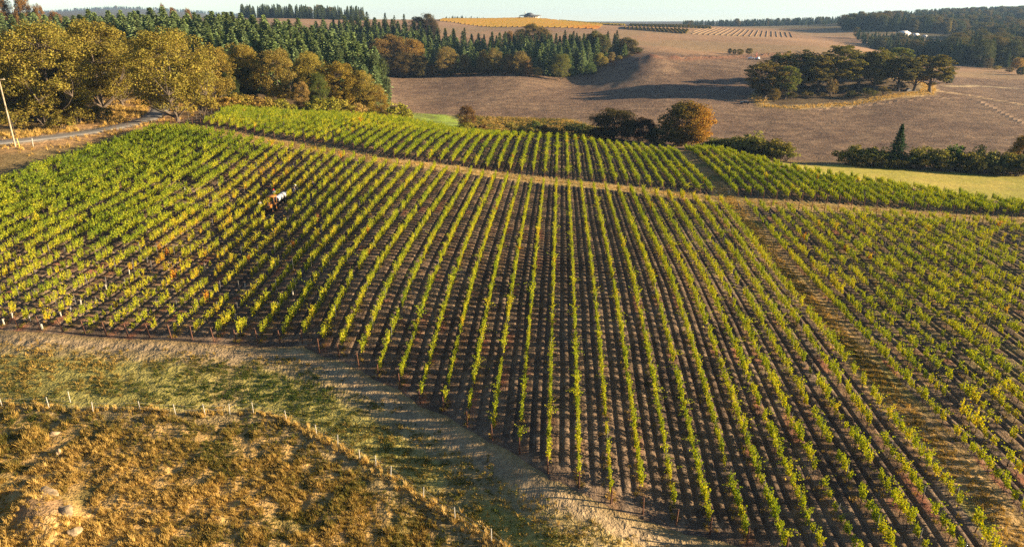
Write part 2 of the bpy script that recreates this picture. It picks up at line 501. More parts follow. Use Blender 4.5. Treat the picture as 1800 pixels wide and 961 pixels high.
hr = sstep(-10, 10, inside(np.array([col_at(1500, 1000), col_at(1560, 700), col_at(1640, 600), col_at(1800, 560), col_at(2300, 600), col_at(2300, 3500), col_at(1400, 3500), col_at(1420, 1300)]), x, y))
lay(hr, (0.085, 0.072, 0.032), 0.4)
lay(sstep(-1.5, 1.5, inside(GREENPATCH, x, y)), (0.22, 0.29, 0.045), 0.25)
lay(sstep(-3, 2, inside(STRAW, x, y) + (n_hi - 0.5) * 8), (0.30, 0.22, 0.075), 0.5)
gr = sstep(-2, 2, inside(GRASSR, x, y))
lay(gr, (0.34, 0.30, 0.055), 0.25); lay(gr * sstep(0.45, 0.7, n_md), (0.40, 0.32, 0.07))
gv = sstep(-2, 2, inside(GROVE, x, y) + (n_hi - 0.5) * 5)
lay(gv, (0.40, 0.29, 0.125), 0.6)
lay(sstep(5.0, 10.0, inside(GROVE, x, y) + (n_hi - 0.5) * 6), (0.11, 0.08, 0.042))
for L, wdt, c in ((TRACK2, 2.6, (0.34, 0.24, 0.13)), (TRACK3, 1.6, (0.26, 0.18, 0.115)), (RIMROAD, 3.0, (0.30, 0.13, 0.07)), (RIM2, 3.0, (0.36, 0.28, 0.16))):
    lay(sstep(wdt, wdt * 0.4, line_dist(L, x, y) + (n_hi - 0.5) * 2), c, 0.4)
# foreground
near = sstep(110, 95, RR)
verge = near * sstep(-1.0, 1.0, inside(np.vstack([vine_edge, [(50, -30), (-120, -30), (-140, 70)]]), x, y))
lay(verge, (0.215, 0.165, 0.068), 0.9)
dvine = line_dist(vine_edge, x, y)
lay(verge * sstep(3.2, 1.0, dvine + (n_hi - 0.5) * 2.5), (0.22, 0.165, 0.10), 0.9)       # bare headland earth
fd = line_dist(FENCE, x, y)
past = sstep(-0.3, 0.5, inside(PASTURE, x, y)) * near
grn = verge * (1 - past) * sstep(2.5, 5.0, dvine + (n_hi - 0.5) * 3) * sstep(0.35, 0.55, n_md + 0.12)
lay(grn, (0.215, 0.19, 0.055), 0.8)
lay(past, (0.29, 0.19, 0.07), 0.9)
lay(past * sstep(0.5, 0.7, n_md), (0.33, 0.215, 0.085))
lay(past * sstep(0.58, 0.75, fbm(x * 0.25 + 40, y * 0.25, 77)), (0.17, 0.13, 0.042))
lay(past * sstep(2.6, 0.8, fd) * 0.7, (0.13, 0.11, 0.06))
# left road bank
dr = line_dist(ROADP, x, y)
lay(sstep(12, 4, dr) * sstep(260, 240, RR), (0.30, 0.185, 0.085), 0.7)
lay(sstep(3.4, 2.2, dr) * sstep(260, 240, RR), (0.24, 0.20, 0.15), 0.3)
# relief: hummocks in the pasture, mound, terraces of clods
GZ = GZ + past * ((n_hi - 0.5) * 0.38 + (vnoise(x * 1.7, y * 1.7, 4) - 0.5) * 0.22) + verge * (1 - past) * (n_hi - 0.5) * 0.18
hl = np.exp(-((dvine - 1.5 + (n_md - 0.5)) / 0.32) ** 2) + np.exp(-((dvine - 3.2 + (n_md - 0.5)) / 0.32) ** 2)
GZ = GZ - verge * (1 - past) * hl * 0.12 * sstep(0.3, 0.5, n_md)
lay(verge * (1 - past) * hl * 0.6, (0.26, 0.195, 0.12), 0.5)
MND = hit(88, 905)
def bumpz(x, y, c, rx, ry, hgt): return hgt * np.exp(-((x - c[0]) / rx) ** 2 - ((y - c[1]) / ry) ** 2)
GZ = GZ + bumpz(x, y, (MND[0] - 1.0, MND[1]), 1.8, 1.6, 1.5) + bumpz(x, y, (MND[0] + 1.1, MND[1] - 1.3), 1.6, 1.4, 0.9)
GZ = GZ - bumpz(x, y, (MND[0] - 5.2, MND[1] - 0.3), 2.2, 2.0, 0.9)
md = np.exp(-((x - MND[0]) / 2.2) ** 2 - ((y - MND[1] + 0.4) / 1.8) ** 2)
lay(sstep(0.35, 0.75, md + (n_hi - 0.5) * 0.5), (0.19, 0.125, 0.065), 0.9)
GZ = GZ + far * ((vnoise(x * 0.25, y * 0.25, 8) - 0.5) * 0.35)
# earth banks along the far field road, drill lines of the tilled uplands
rimd = line_dist(RIMROAD, x, y)
GZ = GZ + 1.5 * np.exp(-((rimd - 3) / 1.8) ** 2) * (0.4 + fbm(x * 0.3, y * 0.3, 141)) * sstep(440, 455, RR)
lay(np.exp(-((rimd - 3) / 3.0) ** 2) * 0.8, (0.17, 0.075, 0.045), 0.9)
lay(np.exp(-(rimd / 1.4) ** 2), (0.36, 0.24, 0.14), 0.4)
ul = np.sin((x * 0.35 + y * 0.94 + (n_lo - 0.5) * 60) / 4.2)
lay(up * sstep(0.2, 0.9, ul) * 0.35 * (1 - hills), (0.30, 0.19, 0.11))
lay(up * sstep(0.55, 0.62, fbm(x * 0.012 + 5, y * 0.012, 37)) * 0.7, (0.235, 0.165, 0.085))
fl_ = np.sin((x * 0.2 + y + (n_lo - 0.5) * 40) / 1.5)
lay(far * (1 - up) * (1 - wd) * sstep(0.2, 0.9, fl_) * 0.5, (0.065, 0.044, 0.033))
# the vineyard earth lies on its own sheet, so the ground drops a little beneath it
rr_, tt_ = rt(x, y)
kk_ = rr_ / ROW
invy = np.minimum.reduce([tt_ - t_start(kk_), t_top(kk_) - tt_, (kk_ - KMIN + 1) * ROW, (KMAX + 1 - kk_) * ROW])
GZ = GZ - 0.7 * sstep(0.8, 2.5, invy)
# road bed
GZ = GZ - 0.05 * sstep(4.0, 2.0, dr) * sstep(260, 240, RR)
na, nr = x.shape
I = np.arange(na * nr).reshape(na, nr)
F = np.stack([I[:-1, :-1], I[:-1, 1:], I[1:, 1:], I[1:, :-1]], -1).reshape(-1, 4)
V = np.stack([GX, GY, GZ], -1).reshape(-1, 3)
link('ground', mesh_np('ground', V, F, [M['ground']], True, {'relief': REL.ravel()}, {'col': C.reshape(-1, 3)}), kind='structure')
del TH, zc_
# ------------------------------------------------------------------ vineyard earth: berms and wheel ruts as real relief
prof = np.array([(0.0, 0.07), (0.38, 0.02), (0.56, 0.03), (0.66, -0.11), (0.86, -0.12), (0.97, 0.03), (1.2, 0.06), (1.43, 0.03),
                 (1.54, -0.11), (1.74, -0.12), (1.85, 0.03), (2.05, 0.02)])
offs = np.concatenate([k * ROW + prof[:, 0] for k in range(KMIN - 1, KMAX + 2)])
pz = np.concatenate([prof[:, 1] for k in range(KMIN - 1, KMAX + 2)])
nt_ = 210
kq = offs / ROW
s = np.linspace(0, 1, nt_) ** 1.25
t0v, t1v = t_start(kq) - 0.9, t_top(kq) + 2.5
TT = t0v[:, None] + (t1v - t0v)[:, None] * s[None]
OO = offs[:, None] + 0 * TT
wig = (vnoise(TT * 0.15, OO * 0 + np.floor(kq)[:, None] * 3.1, 21) - 0.5) * 0.16
SX, SY = xy(OO + wig, TT)
base = H0(SX, SY)
trd = TT - t_track(kq)[:, None]
ontrack = sstep(3.6, 2.6, np.abs(trd + 0.4))
onalley = ((kq > ALLEY[0] - 0.3) & (kq < ALLEY[1] + 0.3))[:, None] * np.ones_like(TT)
rutw = (1 - ontrack) * (1 - 0.8 * onalley) * (0.65 + 0.5 * vnoise(TT * 0.2, np.floor(kq)[:, None] * 7.7 + 0 * TT, 5))
headland = sstep(0.0, 2.0, TT - t_start(kq)[:, None])
clod = (fbm(SX * 1.3, SY * 1.3, 14, 3) - 0.5) * 0.10
SZ = base + 0.06 + pz[:, None] * rutw * headland * sstep(0.0, 1.5, t1v[:, None] - TT) + clod
edge = np.minimum(TT - t0v[:, None], t1v[:, None] - TT)
SZ -= 0.10 * sstep(0.6, 0.0, edge)
n1 = fbm(SX * 0.12, SY * 0.12, 41); n2 = fbm(SX * 0.9, SY * 0.9, 43)
SC_ = np.zeros(TT.shape + (3,)) + np.array((0.078, 0.056, 0.041))
def slay(m, c):
    global SC_
    m = np.clip(m, 0, 1)[..., None]; SC_ = SC_ * (1 - m) + np.array(c) * m
slay(sstep(0.4, 0.65, n1), (0.108, 0.078, 0.055))
slay(sstep(0.5, 0.75, n2) * 0.6, (0.19, 0.14, 0.094))
dry = np.exp(-((np.mod(OO + 1.2, ROW) - 1.2) / 0.42) ** 2) * sstep(0.42, 0.66, fbm(SX * 0.35, SY * 0.35, 57))
slay(dry * 0.8, (0.17, 0.10, 0.05))
slay(dry * sstep(0.55, 0.7, fbm(SX * 0.2, SY * 0.2, 59)), (0.20, 0.08, 0.045))
rightside = sstep(16, 20, kq)[:, None]
slay(rightside * sstep(0.4, 0.6, n2) * 0.7, (0.14, 0.11, 0.045))
slay(ontrack, (0.30, 0.205, 0.085)); slay(ontrack * sstep(0.45, 0.65, n2), (0.215, 0.165, 0.06))
slay(onalley * (1 - ontrack) * sstep(0.25, 0.55, n2 + 0.1), (0.25, 0.172, 0.075))
slay(onalley * sstep(0.55, 0.7, n1) * 0.8, (0.10, 0.105, 0.03))
na, nr = TT.shape
I = np.arange(na * nr).reshape(na, nr)
F = np.stack([I[:-1, :-1], I[1:, :-1], I[1:, 1:], I[:-1, 1:]], -1).reshape(-1, 4)
relS = 0.75 + 0 * TT
link('vineyard_ground', mesh_np('vineyard_ground', np.stack([SX, SY, SZ], -1).reshape(-1, 3), F, [M['soil']], False,
     {'relief': relS.ravel()}, {'col': SC_.reshape(-1, 3)}), kind='structure')
# ------------------------------------------------------------------ road
def resample(P, step):
    P = np.asarray(P, float); seg = np.hypot(*np.diff(P, axis=0).T); cum = np.concatenate([[0], np.cumsum(seg)])
    q = np.arange(0, cum[-1], step)
    # smooth by Catmull style averaging of the linear interpolation
    X = np.interp(q, cum, P[:, 0]); Y = np.interp(q, cum, P[:, 1])
    k = np.ones(9) / 9
    Xp = np.convolve(np.pad(X, 4, 'edge'), k, 'valid'); Yp = np.convolve(np.pad(Y, 4, 'edge'), k, 'valid')
    return np.stack([Xp, Yp], -1)
RP = resample(ROADP, 1.5)
tg = np.gradient(RP, axis=0); tg /= np.linalg.norm(tg, axis=1)[:, None]
nn = np.stack([-tg[:, 1], tg[:, 0]], -1)
cross = np.array([-2.3, -2.0, -1.0, 0, 1.0, 2.0, 2.3]); ch = np.array([-0.12, 0.05, 0.08, 0.10, 0.08, 0.05, -0.12])
jit = (np.array([[vnoise(i * 0.35, c * 3.0, 66) for c in cross] for i in range(len(RP))]) - 0.5) * 0.3
rv = RP[:, None] + nn[:, None] * (cross[None, :, None] + jit[:, :, None] * (np.abs(cross) > 1.5)[None, :, None])
rz = H0(RP[:, 0], RP[:, 1])[:, None] + ch[None] + 0.02
I = np.arange(rz.size).reshape(rz.shape)
F = np.stack([I[:-1, :-1], I[1:, :-1], I[1:, 1:], I[:-1, 1:]], -1).reshape(-1, 4)
b = N('gravel_road_surface'); p = b.pos()
c = b.ramp(b.math('ADD', b.math('MULTIPLY', b.noise(p, 0.6, 4), 0.6), b.math('MULTIPLY', b.noise(p, 9, 3), 0.4)), [(0.3, (0.17, 0.16, 0.145)), (0.7, (0.29, 0.27, 0.235))])
M['road'] = b.done(b.bsdf(c, 0.95, b.bump(b.noise(p, 12, 3), 0.4, 0.03), 0.1))
link('road', mesh_np('road', np.concatenate([rv, rz[..., None]], -1).reshape(-1, 3), F, [M['road']], True), kind='structure')
# ------------------------------------------------------------------ geometry makers for plants
def tube(path, radii, sides=6):
    """tapered tube along a polyline -> verts, quads"""
    path = np.asarray(path, float); n = len(path)
    T = np.gradient(path, axis=0); T /= np.linalg.norm(T, axis=1)[:, None] + 1e-9
    ref = np.where(np.abs(T[:, 2:3]) > 0.9, np.array([[1.0, 0, 0]]), np.array([[0, 0, 1.0]]))
    A = np.cross(T, ref); A /= np.linalg.norm(A, axis=1)[:, None] + 1e-9
    B = np.cross(T, A)
    a = np.arange(sides) * 2 * math.pi / sides
    V = path[:, None] + (A[:, None] * np.cos(a)[None, :, None] + B[:, None] * np.sin(a)[None, :, None]) * np.asarray(radii)[:, None, None]
    I = np.arange(n * sides).reshape(n, sides)
    J = np.roll(I, -1, axis=1)
    F = np.stack([I[:-1], J[:-1], J[1:], I[1:]], -1).reshape(-1, 4)
    caps = []
    return V.reshape(-1, 3), F

class Acc:                       # accumulates verts / quads / tris
    def __init__(s): s.V = []; s.F4 = []; s.F3 = []; s.n = 0; s.A = {}
    def add(s, V, F, **attrs):
        V = np.asarray(V, float); F = np.asarray(F)
        (s.F4 if F.shape[1] == 4 else s.F3).append(F + s.n)
        s.V.append(V); s.n += len(V)
        for k, a in attrs.items(): s.A.setdefault(k, []).append(np.broadcast_to(a, (len(V),)))
    def box(s, c, d, rz=0.0):
        c = np.array(c); d = np.array(d) / 2
        V = np.array([[i, j, k] for i in (-1, 1) for j in (-1, 1) for k in (-1, 1)], float) * d
        if rz: V[:, :2] = V[:, :2] @ np.array([[math.cos(rz), math.sin(rz)], [-math.sin(rz), math.cos(rz)]])
        s.add(V + c, np.array([[0, 1, 3, 2], [4, 6, 7, 5], [0, 4, 5, 1], [2, 3, 7, 6], [0, 2, 6, 4], [1, 5, 7, 3]]))
    def tube(s, path, radii, sides=6): s.add(*tube(path, radii, sides))
    def mesh(s, name, mats, smooth=False):
        return mesh_np(name, np.concatenate(s.V), [np.concatenate(f) for f in (s.F4, s.F3) if f], mats, smooth,
                       {k: np.concatenate(v) for k, v in s.A.items()})

def leaf_quads(C, size, rng, up=0.25, aspect=0.62, outward=None):
    n = len(C)
    N_ = rng.normal(size=(n, 3)); N_[:, 2] += up * 2
    if outward is not None: N_ += outward * 1.1
    N_ /= np.linalg.norm(N_, axis=1)[:, None]
    A = np.cross(N_, rng.normal(size=(n, 3))); A /= np.linalg.norm(A, axis=1)[:, None] + 1e-9
    B = np.cross(N_, A)
    s = np.asarray(size)[:, None] if np.ndim(size) else size
    V = np.stack([C - A * s * 0.5, C + B * s * aspect * 0.5 + N_ * s * 0.08, C + A * s * 0.5, C - B * s * aspect * 0.5 + N_ * s * 0.08], 1).reshape(-1, 3)
    F = np.arange(n * 4).reshape(n, 4)
    return V, F

# ---- grapevines -------------------------------------------------------
def make_vine(seed, style):
    rng = np.random.RandomState(seed)
    wood = Acc()
    lean = rng.normal(0, 0.03, 2)
    hc = 0.78
    wood.tube([(0, 0, -0.08), (lean[0], lean[1], 0.3), (lean[0] * 1.5, rng.normal(0, 0.03), 0.6), (0, 0, hc)], [0.045, 0.035, 0.03, 0.028], 5)
    for sgn in (-1, 1):
        wood.tube([(0, 0, hc - 0.02), (0, sgn * 0.3, hc + 0.04 + rng.normal(0, 0.02)), (0, sgn * 0.6, hc + 0.02)], [0.024, 0.018, 0.012], 5)
    if style == 'upright': ns, L0, spread, arch, nl, ls = 14, 0.92, 0.08, 0.12, 16, 0.185
    elif style == 'bushy': ns, L0, spread, arch, nl, ls = 17, 1.02, 0.18, 0.40, 16, 0.195
    elif style == 'arch': ns, L0, spread, arch, nl, ls = 11, 1.10, 0.17, 0.42, 16, 0.19
    else: ns, L0, spread, arch, nl, ls = 9, 0.75, 0.12, 0.25, 12, 0.17
    C = []; S = []; LV = []
    half = {'upright': 0.40, 'bushy': 0.55, 'arch': 0.40, 'sparse': 0.30}[style]
    for i in range(ns):
        y0 = (i + 0.5) / ns * 2 * half - half + rng.normal(0, 0.05)
        L = L0 * rng.uniform(0.65, 1.15)
        dx, dy = rng.normal(0, spread), rng.normal(0, 0.10)
        ax, ay = rng.normal(0, arch), rng.normal(0, arch * 0.45)
        if rng.rand() < 0.13: L *= 1.35; ax *= 2.2
        q = np.linspace(0, 1, nl)
        px = dx * q + ax * q ** 2.4; py = y0 + dy * q + ay * q ** 2.4
        pz = hc + L * q - (abs(ax) + abs(ay)) * 0.55 * q ** 3
        P = np.stack([px, py, pz], -1)
        wood.tube(P[::5], np.linspace(0.007, 0.004, len(P[::5])), 3)
        P = P + rng.normal(0, 0.055, P.shape)
        shade = rng.uniform(0, 1)
        C.append(P); S.append(ls * rng.uniform(0.6, 1.2, nl) * (1.1 - 0.35 * q)); LV.append(np.clip(shade * 0.5 + rng.uniform(0, 0.5, nl) + 0.15 * (0.3 - q), 0, 1))
    # leaves low on the cordon
    m = 26 if style != 'sparse' else 12
    P = np.stack([rng.normal(0, 0.10, m), rng.uniform(-half, half, m), hc + rng.normal(-0.02, 0.16, m)], -1)
    C.append(P); S.append(ls * rng.uniform(0.6, 1.1, m)); LV.append(rng.uniform(0.45, 1, m))
    C = np.concatenate(C); S = np.concatenate(S); LV = np.concatenate(LV)
    V, F = leaf_quads(C, S, rng, 0.2, 0.85)
    leaf = mesh_np('vine_foliage', V, F, [M['vine']], False, {'lv': np.repeat(LV, 4)})
    return wood.mesh('vine_trunk', [M['vine_wood']], True), leaf

STYLES = ['upright'] * 6 + ['bushy'] * 5 + ['arch'] * 5 + ['sparse'] * 4
VINES = [make_vine(100 + i, s) for i, s in enumerate(STYLES)]
IDX = {s: [i for i, q in enumerate(STYLES) if q == s] for s in set(STYLES)}

def join_meshes(name, parts, attr='lv'):
    V = []; F = []; A = []; MI = []; mats = []; n = 0
    for mi, me in enumerate(parts):
        v = np.empty(len(me.vertices) * 3, np.float32); me.vertices.foreach_get('co', v); v = v.reshape(-1, 3)
        ls = np.empty(len(me.loops), np.int32); me.loops.foreach_get('vertex_index', ls)
        tot = np.empty(len(me.polygons), np.int32); me.polygons.foreach_get('loop_total', tot)
        st = np.empty(len(me.polygons), np.int32); me.polygons.foreach_get('loop_start', st)
        for k in (3, 4):
            sel = st[tot == k]
            if len(sel):
                F.append(ls[sel[:, None] + np.arange(k)[None]] + n); MI.append(np.full(len(sel), mi))
        a = np.full(len(v), 0.5, np.float32)
        if attr in me.attributes: me.attributes[attr].data.foreach_get('value', a)
        V.append(v); A.append(a); n += len(v); mats.append(me.materials[0])
    return mesh_np(name, np.concatenate(V), F, mats, False, {attr: np.concatenate(A)}, mat_idx=np.concatenate(MI))

_libs = {}
def library(key, meshes):        # source meshes for instanced stuff; not linked to the scene
    c = bpy.data.collections.new('library_' + key)
    for i, me in enumerate(meshes):
        o = bpy.data.objects.new('%s_%03d' % (key, i), me); c.objects.link(o)
    _libs[key] = c
    return c

def scatter(name, lib, P, rot, scl, idx, tone, label, cat):
    """one 'stuff' object: instances of library meshes on points"""
    me = bpy.data.meshes.new(name); me.vertices.add(len(P)); me.vertices.foreach_set('co', np.asarray(P, np.float32).ravel())
    for nm, typ, arr, fld in (('rot', 'FLOAT_VECTOR', rot, 'vector'), ('scl', 'FLOAT_VECTOR', scl, 'vector'), ('idx', 'INT', idx, 'value'), ('tone', 'FLOAT', tone, 'value')):
        a = me.attributes.new(nm, typ, 'POINT')
        a.data.foreach_set(fld, np.asarray(arr, np.int32 if typ == 'INT' else np.float32).ravel())
    o = link(name, me, kind='stuff', label=label, cat=cat)
    g = bpy.data.node_groups.new(name + '_nodes', 'GeometryNodeTree')
    g.interface.new_socket('Geometry', in_out='INPUT', socket_type='NodeSocketGeometry')
    g.interface.new_socket('Geometry', in_out='OUTPUT', socket_type='NodeSocketGeometry')
    gi = g.nodes.new('NodeGroupInput'); go = g.nodes.new('NodeGroupOutput')
    ci = g.nodes.new('GeometryNodeCollectionInfo'); ci.inputs['Collection'].default_value = lib
    ci.inputs['Separate Children'].default_value = True; ci.inputs['Reset Children'].default_value = True
    ip = g.nodes.new('GeometryNodeInstanceOnPoints'); ip.inputs['Pick Instance'].default_value = True
    def na(nm, typ):
        n_ = g.nodes.new('GeometryNodeInputNamedAttribute'); n_.data_type = typ; n_.inputs['Name'].default_value = nm; return n_.outputs['Attribute']
    L = g.links.new
    L(gi.outputs[0], ip.inputs['Points']); L(ci.outputs[0], ip.inputs['Instance'])
    L(na('idx', 'INT'), ip.inputs['Instance Index'])
    er = g.nodes.new('FunctionNodeEulerToRotation'); L(na('rot', 'FLOAT_VECTOR'), er.inputs[0]); L(er.outputs[0], ip.inputs['Rotation'])
    L(na('scl', 'FLOAT_VECTOR'), ip.inputs['Scale'])
    L(ip.outputs[0], go.inputs[0])
    md = o.modifiers.new('scatter', 'NODES'); md.node_group = g
    return o

# positions of all vines
VP = []   # r, t, k, n (ordinal up the row), block
rng = np.random.RandomState(11)
for k in range(KMIN - 1, KMAX + 1):
    if k == 14: continue
    for blk in (1, 2):
        if blk == 1: ta, tb = float(t_start(k)) + 0.5, float(t_track(k)) - 3.6
        else: ta, tb = float(t_track(k)) + 3.0, float(t_top(k))
        if blk == 1 and k < -37: continue
        if blk == 2 and k < -34: ta += (-34 - k) * 9
        n = 0
        for t in np.arange(math.ceil(ta / 1.2) * 1.2, tb, 1.2):
            n += 1
            VP.append((k * ROW - 0.2, t + rng.normal(0, 0.035), k, n, blk))
VP = np.array(VP)
vx, vy = xy(VP[:, 0], VP[:, 1]); vz = H0(vx, vy) + 0.1
vpx, vpy, vzc = proj(vx, vy, vz + 1.2)
inview = (vpx > -60) & (vpx < 1860) & (vpy < 1000)
VP, vx, vy, vz, vpx, vpy, vzc = [a[inview] for a in (VP, vx, vy, vz, vpx, vpy, vzc)]
k_, t_, blk_ = VP[:, 2], VP[:, 1], VP[:, 4]
# vigour and leaf colour over the blocks
v_lush = np.maximum(sstep(-21, -27, k_) * sstep(78, 96, t_), (blk_ == 2) * 1.0)
v_right = sstep(14, 18, k_) * (blk_ == 1)
v_poor = sstep(-12, -16, k_) * sstep(-27, -23, k_) * sstep(112, 80, t_) * (blk_ == 1)
v_poor = np.maximum(v_poor, 0.8 * np.exp(-((k_ + 25) / 4.0) ** 2 - ((t_ - 112) / 9) ** 2) * (blk_ == 1))
v_poor = np.maximum(v_poor, 0.7 * np.exp(-((k_ + 24) / 5.0) ** 2 - ((t_ - 130) / 8) ** 2) * (blk_ == 1))
brown = np.exp(-((k_ - 31) / 1.5) ** 2) * sstep(100, 108, t_) * (blk_ == 1)
nA = fbm(vx * 0.09, vy * 0.09, 71); nB = fbm(vx * 0.5, vy * 0.5, 73); rnd = rng.rand(len(vx))
tone = 0.52 + (nA - 0.5) * 0.30 + (nB - 0.5) * 0.16 + (rnd - 0.5) * 0.14
tone -= 0.08 * v_lush + 0.05 * v_lush * (blk_ == 1)
tone += -0.02 * v_right + 0.07 * v_poor + 0.12 * brown
firerow = (np.exp(-((k_ + 22) / 2.6) ** 2) * (nB > 0.5) * (t_ > 80))
tone += 0.12 * firerow
turn = (rng.rand(len(vx)) < 0.012 + 0.02 * v_poor + 0.012 * v_right)
tone = np.where(turn, tone + rng.uniform(0.15, 0.4, len(vx)), tone)
tone = np.clip(tone, 0.16, 0.92)
rs = rng.rand(len(vx))
keep = rng.rand(len(vx)) > np.clip(0.04 + 0.14 * v_poor + 0.10 * v_right + 0.35 * brown, 0, 1)
nearright = sstep(6, 10, k_) * sstep(90, 60, t_)
keep &= rng.rand(len(vx)) > 0.10 * nearright
pick = np.empty(len(vx), int)
for i in range(len(vx)):
    if v_poor[i] > 0.5: st = 'sparse' if rs[i] < 0.3 else ('arch' if rs[i] < 0.7 else 'upright')
    elif v_lush[i] > 0.5: st = 'bushy' if rs[i] < 0.3 else 'upright'
    elif v_right[i] > 0.5: st = 'arch' if rs[i] < 0.65 else ('bushy' if rs[i] < 0.73 else 'sparse')
    elif k_[i] > 6: st = 'arch' if rs[i] < 0.45 else ('upright' if rs[i] < 0.85 else 'sparse')
    else: st = 'upright' if rs[i] < 0.82 else ('arch' if rs[i] < 0.93 else 'sparse')
    pick[i] = IDX[st][rng.randint(len(IDX[st]))]
sc = np.clip(rng.normal(1.0, 0.11, len(vx)), 0.72, 1.3) * (1 + 0.13 * v_lush * (blk_ == 1) - 0.05 * v_poor)
wid = 0.82 + 0.30 * v_lush * (blk_ == 1) + 0.15 * (blk_ == 2) + 0.08 * v_right
leng = 1 + 0.40 * v_lush * (blk_ == 1) + 0.22 * (blk_ == 2)
flip = np.where(rng.rand(len(vx)) < 0.5, 0.0, math.pi)
rotz = flip - AZ + rng.normal(0, 0.04, len(vx))
_tq = rt(*hit(483, 371))
keep &= ~((np.abs(k_ + 19.0) < 0.6) & (t_ > _tq[1] - 5.5) & (t_ < _tq[1] + 3.5))
keep &= ~((np.abs(k_ + 18.0) < 0.6) & (t_ > _tq[1] - 9) & (t_ < _tq[1] - 3.5) & (rs > 0.5))
keep_i = np.where(keep)[0]
onscreen = keep_i[(vpx[keep_i] > 2) & (vpx[keep_i] < 1798) & (vpy[keep_i] < 955)]
order = onscreen[np.argsort(vzc[onscreen])]
NEAR = order[:300]
nearset = set(NEAR.tolist())
rest = np.array([i for i in keep_i if i not in nearset])

ORD = ['zeroth', 'first', 'second', 'third', 'fourth', 'fifth', 'sixth', 'seventh', 'eighth', 'ninth', 'tenth', 'eleventh', 'twelfth', 'thirteenth',
       'fourteenth', 'fifteenth', 'sixteenth', 'seventeenth', 'eighteenth', 'nineteenth', 'twentieth']
TENS = {2: ('twenty', 'twentieth'), 3: ('thirty', 'thirtieth'), 4: ('forty', 'fortieth'), 5: ('fifty', 'fiftieth'), 6: ('sixty', 'sixtieth'), 7: ('seventy', 'seventieth'), 8: ('eighty', 'eightieth'), 9: ('ninety', 'ninetieth')}
def ordw(n):
    if n <= 20: return ORD[n]
    if n < 100: return TENS[n // 10][1] if n % 10 == 0 else TENS[n // 10][0] + '-' + ORD[n % 10]
    return '%dth' % n
def tone_word(t):
    return 'dark green' if t < 0.33 else 'green' if t < 0.44 else 'yellow-green' if t < 0.58 else 'yellow' if t < 0.72 else 'orange-brown'
rowcount = {}
for i in sorted(NEAR.tolist(), key=lambda i: t_[i]):
    k = int(k_[i]); rowcount[k] = rowcount.get(k, 0) + 1; n = rowcount[k]
    side = ('%s row left of grassy alley' % ordw(14 - k)) if k < 14 else ('%s row right of grassy alley' % ordw(k - 14))
    o = thing('grapevine', '%s grapevine, %s up from the near end, %s' % (tone_word(tone[i]), ordw(n), side), 'grapevine',
              (vx[i], vy[i], vz[i] - 0.04), rotz[i], 'grapevines at the near ends of the rows')
    o.scale = (wid[i] * sc[i], leng[i] * sc[i], sc[i])
    wm, lm = VINES[pick[i]]
    a = link('trunk', wm, o); f = link('foliage', lm, o); f['tone'] = float(tone[i]); a['tone'] = 0.5
lib_v = library('vine', [join_meshes('vine_source', v) for v in VINES])
z3 = np.zeros(len(rest))
scatter('vine_rows', lib_v, np.stack([vx, vy, vz - 0.04], -1)[rest], np.stack([z3, z3, rotz[rest]], -1),
        np.stack([wid * sc, leng * sc, sc], -1)[rest], pick[rest], tone[rest],
        'long parallel rows of yellow-green grapevines filling both vineyard blocks', 'vineyard')

# trellis posts: end posts and line posts, the 300 that show largest as things
post_end = Acc(); post_end.tube([(0, 0, -0.3), (0, 0, 0.9), (0, 0.0, 1.75)], [0.07, 0.065, 0.06], 7)
post_end.add(np.array([[0, 0, 1.76]] + [[0.06 * math.cos(a), 0.06 * math.sin(a), 1.75] for a in np.arange(7) * 2 * math.pi / 7]), np.array([[0, i + 1, (i + 1) % 7 + 1] for i in range(7)]))
me_end = post_end.mesh('end_post', [M['post_brown']])
post_line = Acc(); post_line.box((0, 0, 0.7), (0.03, 0.045, 1.9)); post_line.box((0, 0.02, 0.7), (0.05, 0.012, 1.9))
me_line = post_line.mesh('line_post', [M['steel']])
PO = []
for k in range(KMIN, KMAX + 1):
    if k == 14: continue
    for blk in (1, 2):
        ta, tb = (float(t_start(k)) - 0.2, float(t_track(k)) - 3.2) if blk == 1 else (float(t_track(k)) + 2.4, float(t_top(k)))
        PO.append((k, ta, blk, 'low', 0)); PO.append((k, tb, blk, 'high', 0))
        for j, t in enumerate(np.arange(ta + 6.0, tb - 3, 5.8)): PO.append((k, t, blk, 'line', j + 1))
pr = np.array([p[0] * ROW - 0.2 for p in PO]); ptt = np.array([p[1] for p in PO])
pX, pY = xy(pr, ptt); pZ = H0(pX, pY) + 0.08
ppx, ppy, pzc = proj(pX, pY, pZ + 0.9)
vis = [i for i in np.argsort(pzc) if 0 < ppx[i] < 1800 and ppy[i] < 960]
ends_i = [i for i in vis if PO[i][3] == 'low' and PO[i][2] == 1]
lines_i = [i for i in vis if PO[i][3] == 'line'][:300 - len(ends_i)]
def rowname(k):
    return ('%s row left of grassy alley' % ordw(14 - k)) if k < 14 else ('%s row right of grassy alley' % ordw(k - 14))
for i in ends_i:
    o = link('end_post', me_end, loc=(pX[i], pY[i], pZ[i] - 0.05), label='brown wooden end post at the near end of ' + rowname(PO[i][0]), cat='post', group='end posts of the vine rows')
    o.rotation_euler = (R(8), random.uniform(-0.05, 0.05), -AZ)
for i in lines_i:
    o = link('trellis_post', me_line, loc=(pX[i], pY[i], pZ[i] - 0.05), label='thin steel post, %s up from the near end, %s' % (ordw(PO[i][4]), rowname(PO[i][0])), cat='post', group='steel posts along the vine rows')
    o.rotation_euler = (random.uniform(-0.03, 0.03), random.uniform(-0.04, 0.04), -AZ)
used = set(ends_i) | set(lines_i)
oth = np.array([i for i in range(len(PO)) if i not in used and -40 < ppx[i] < 1840 and ppy[i] < 990])
lib_p = library('trellispost', [me_end, me_line])
z3 = np.zeros(len(oth))
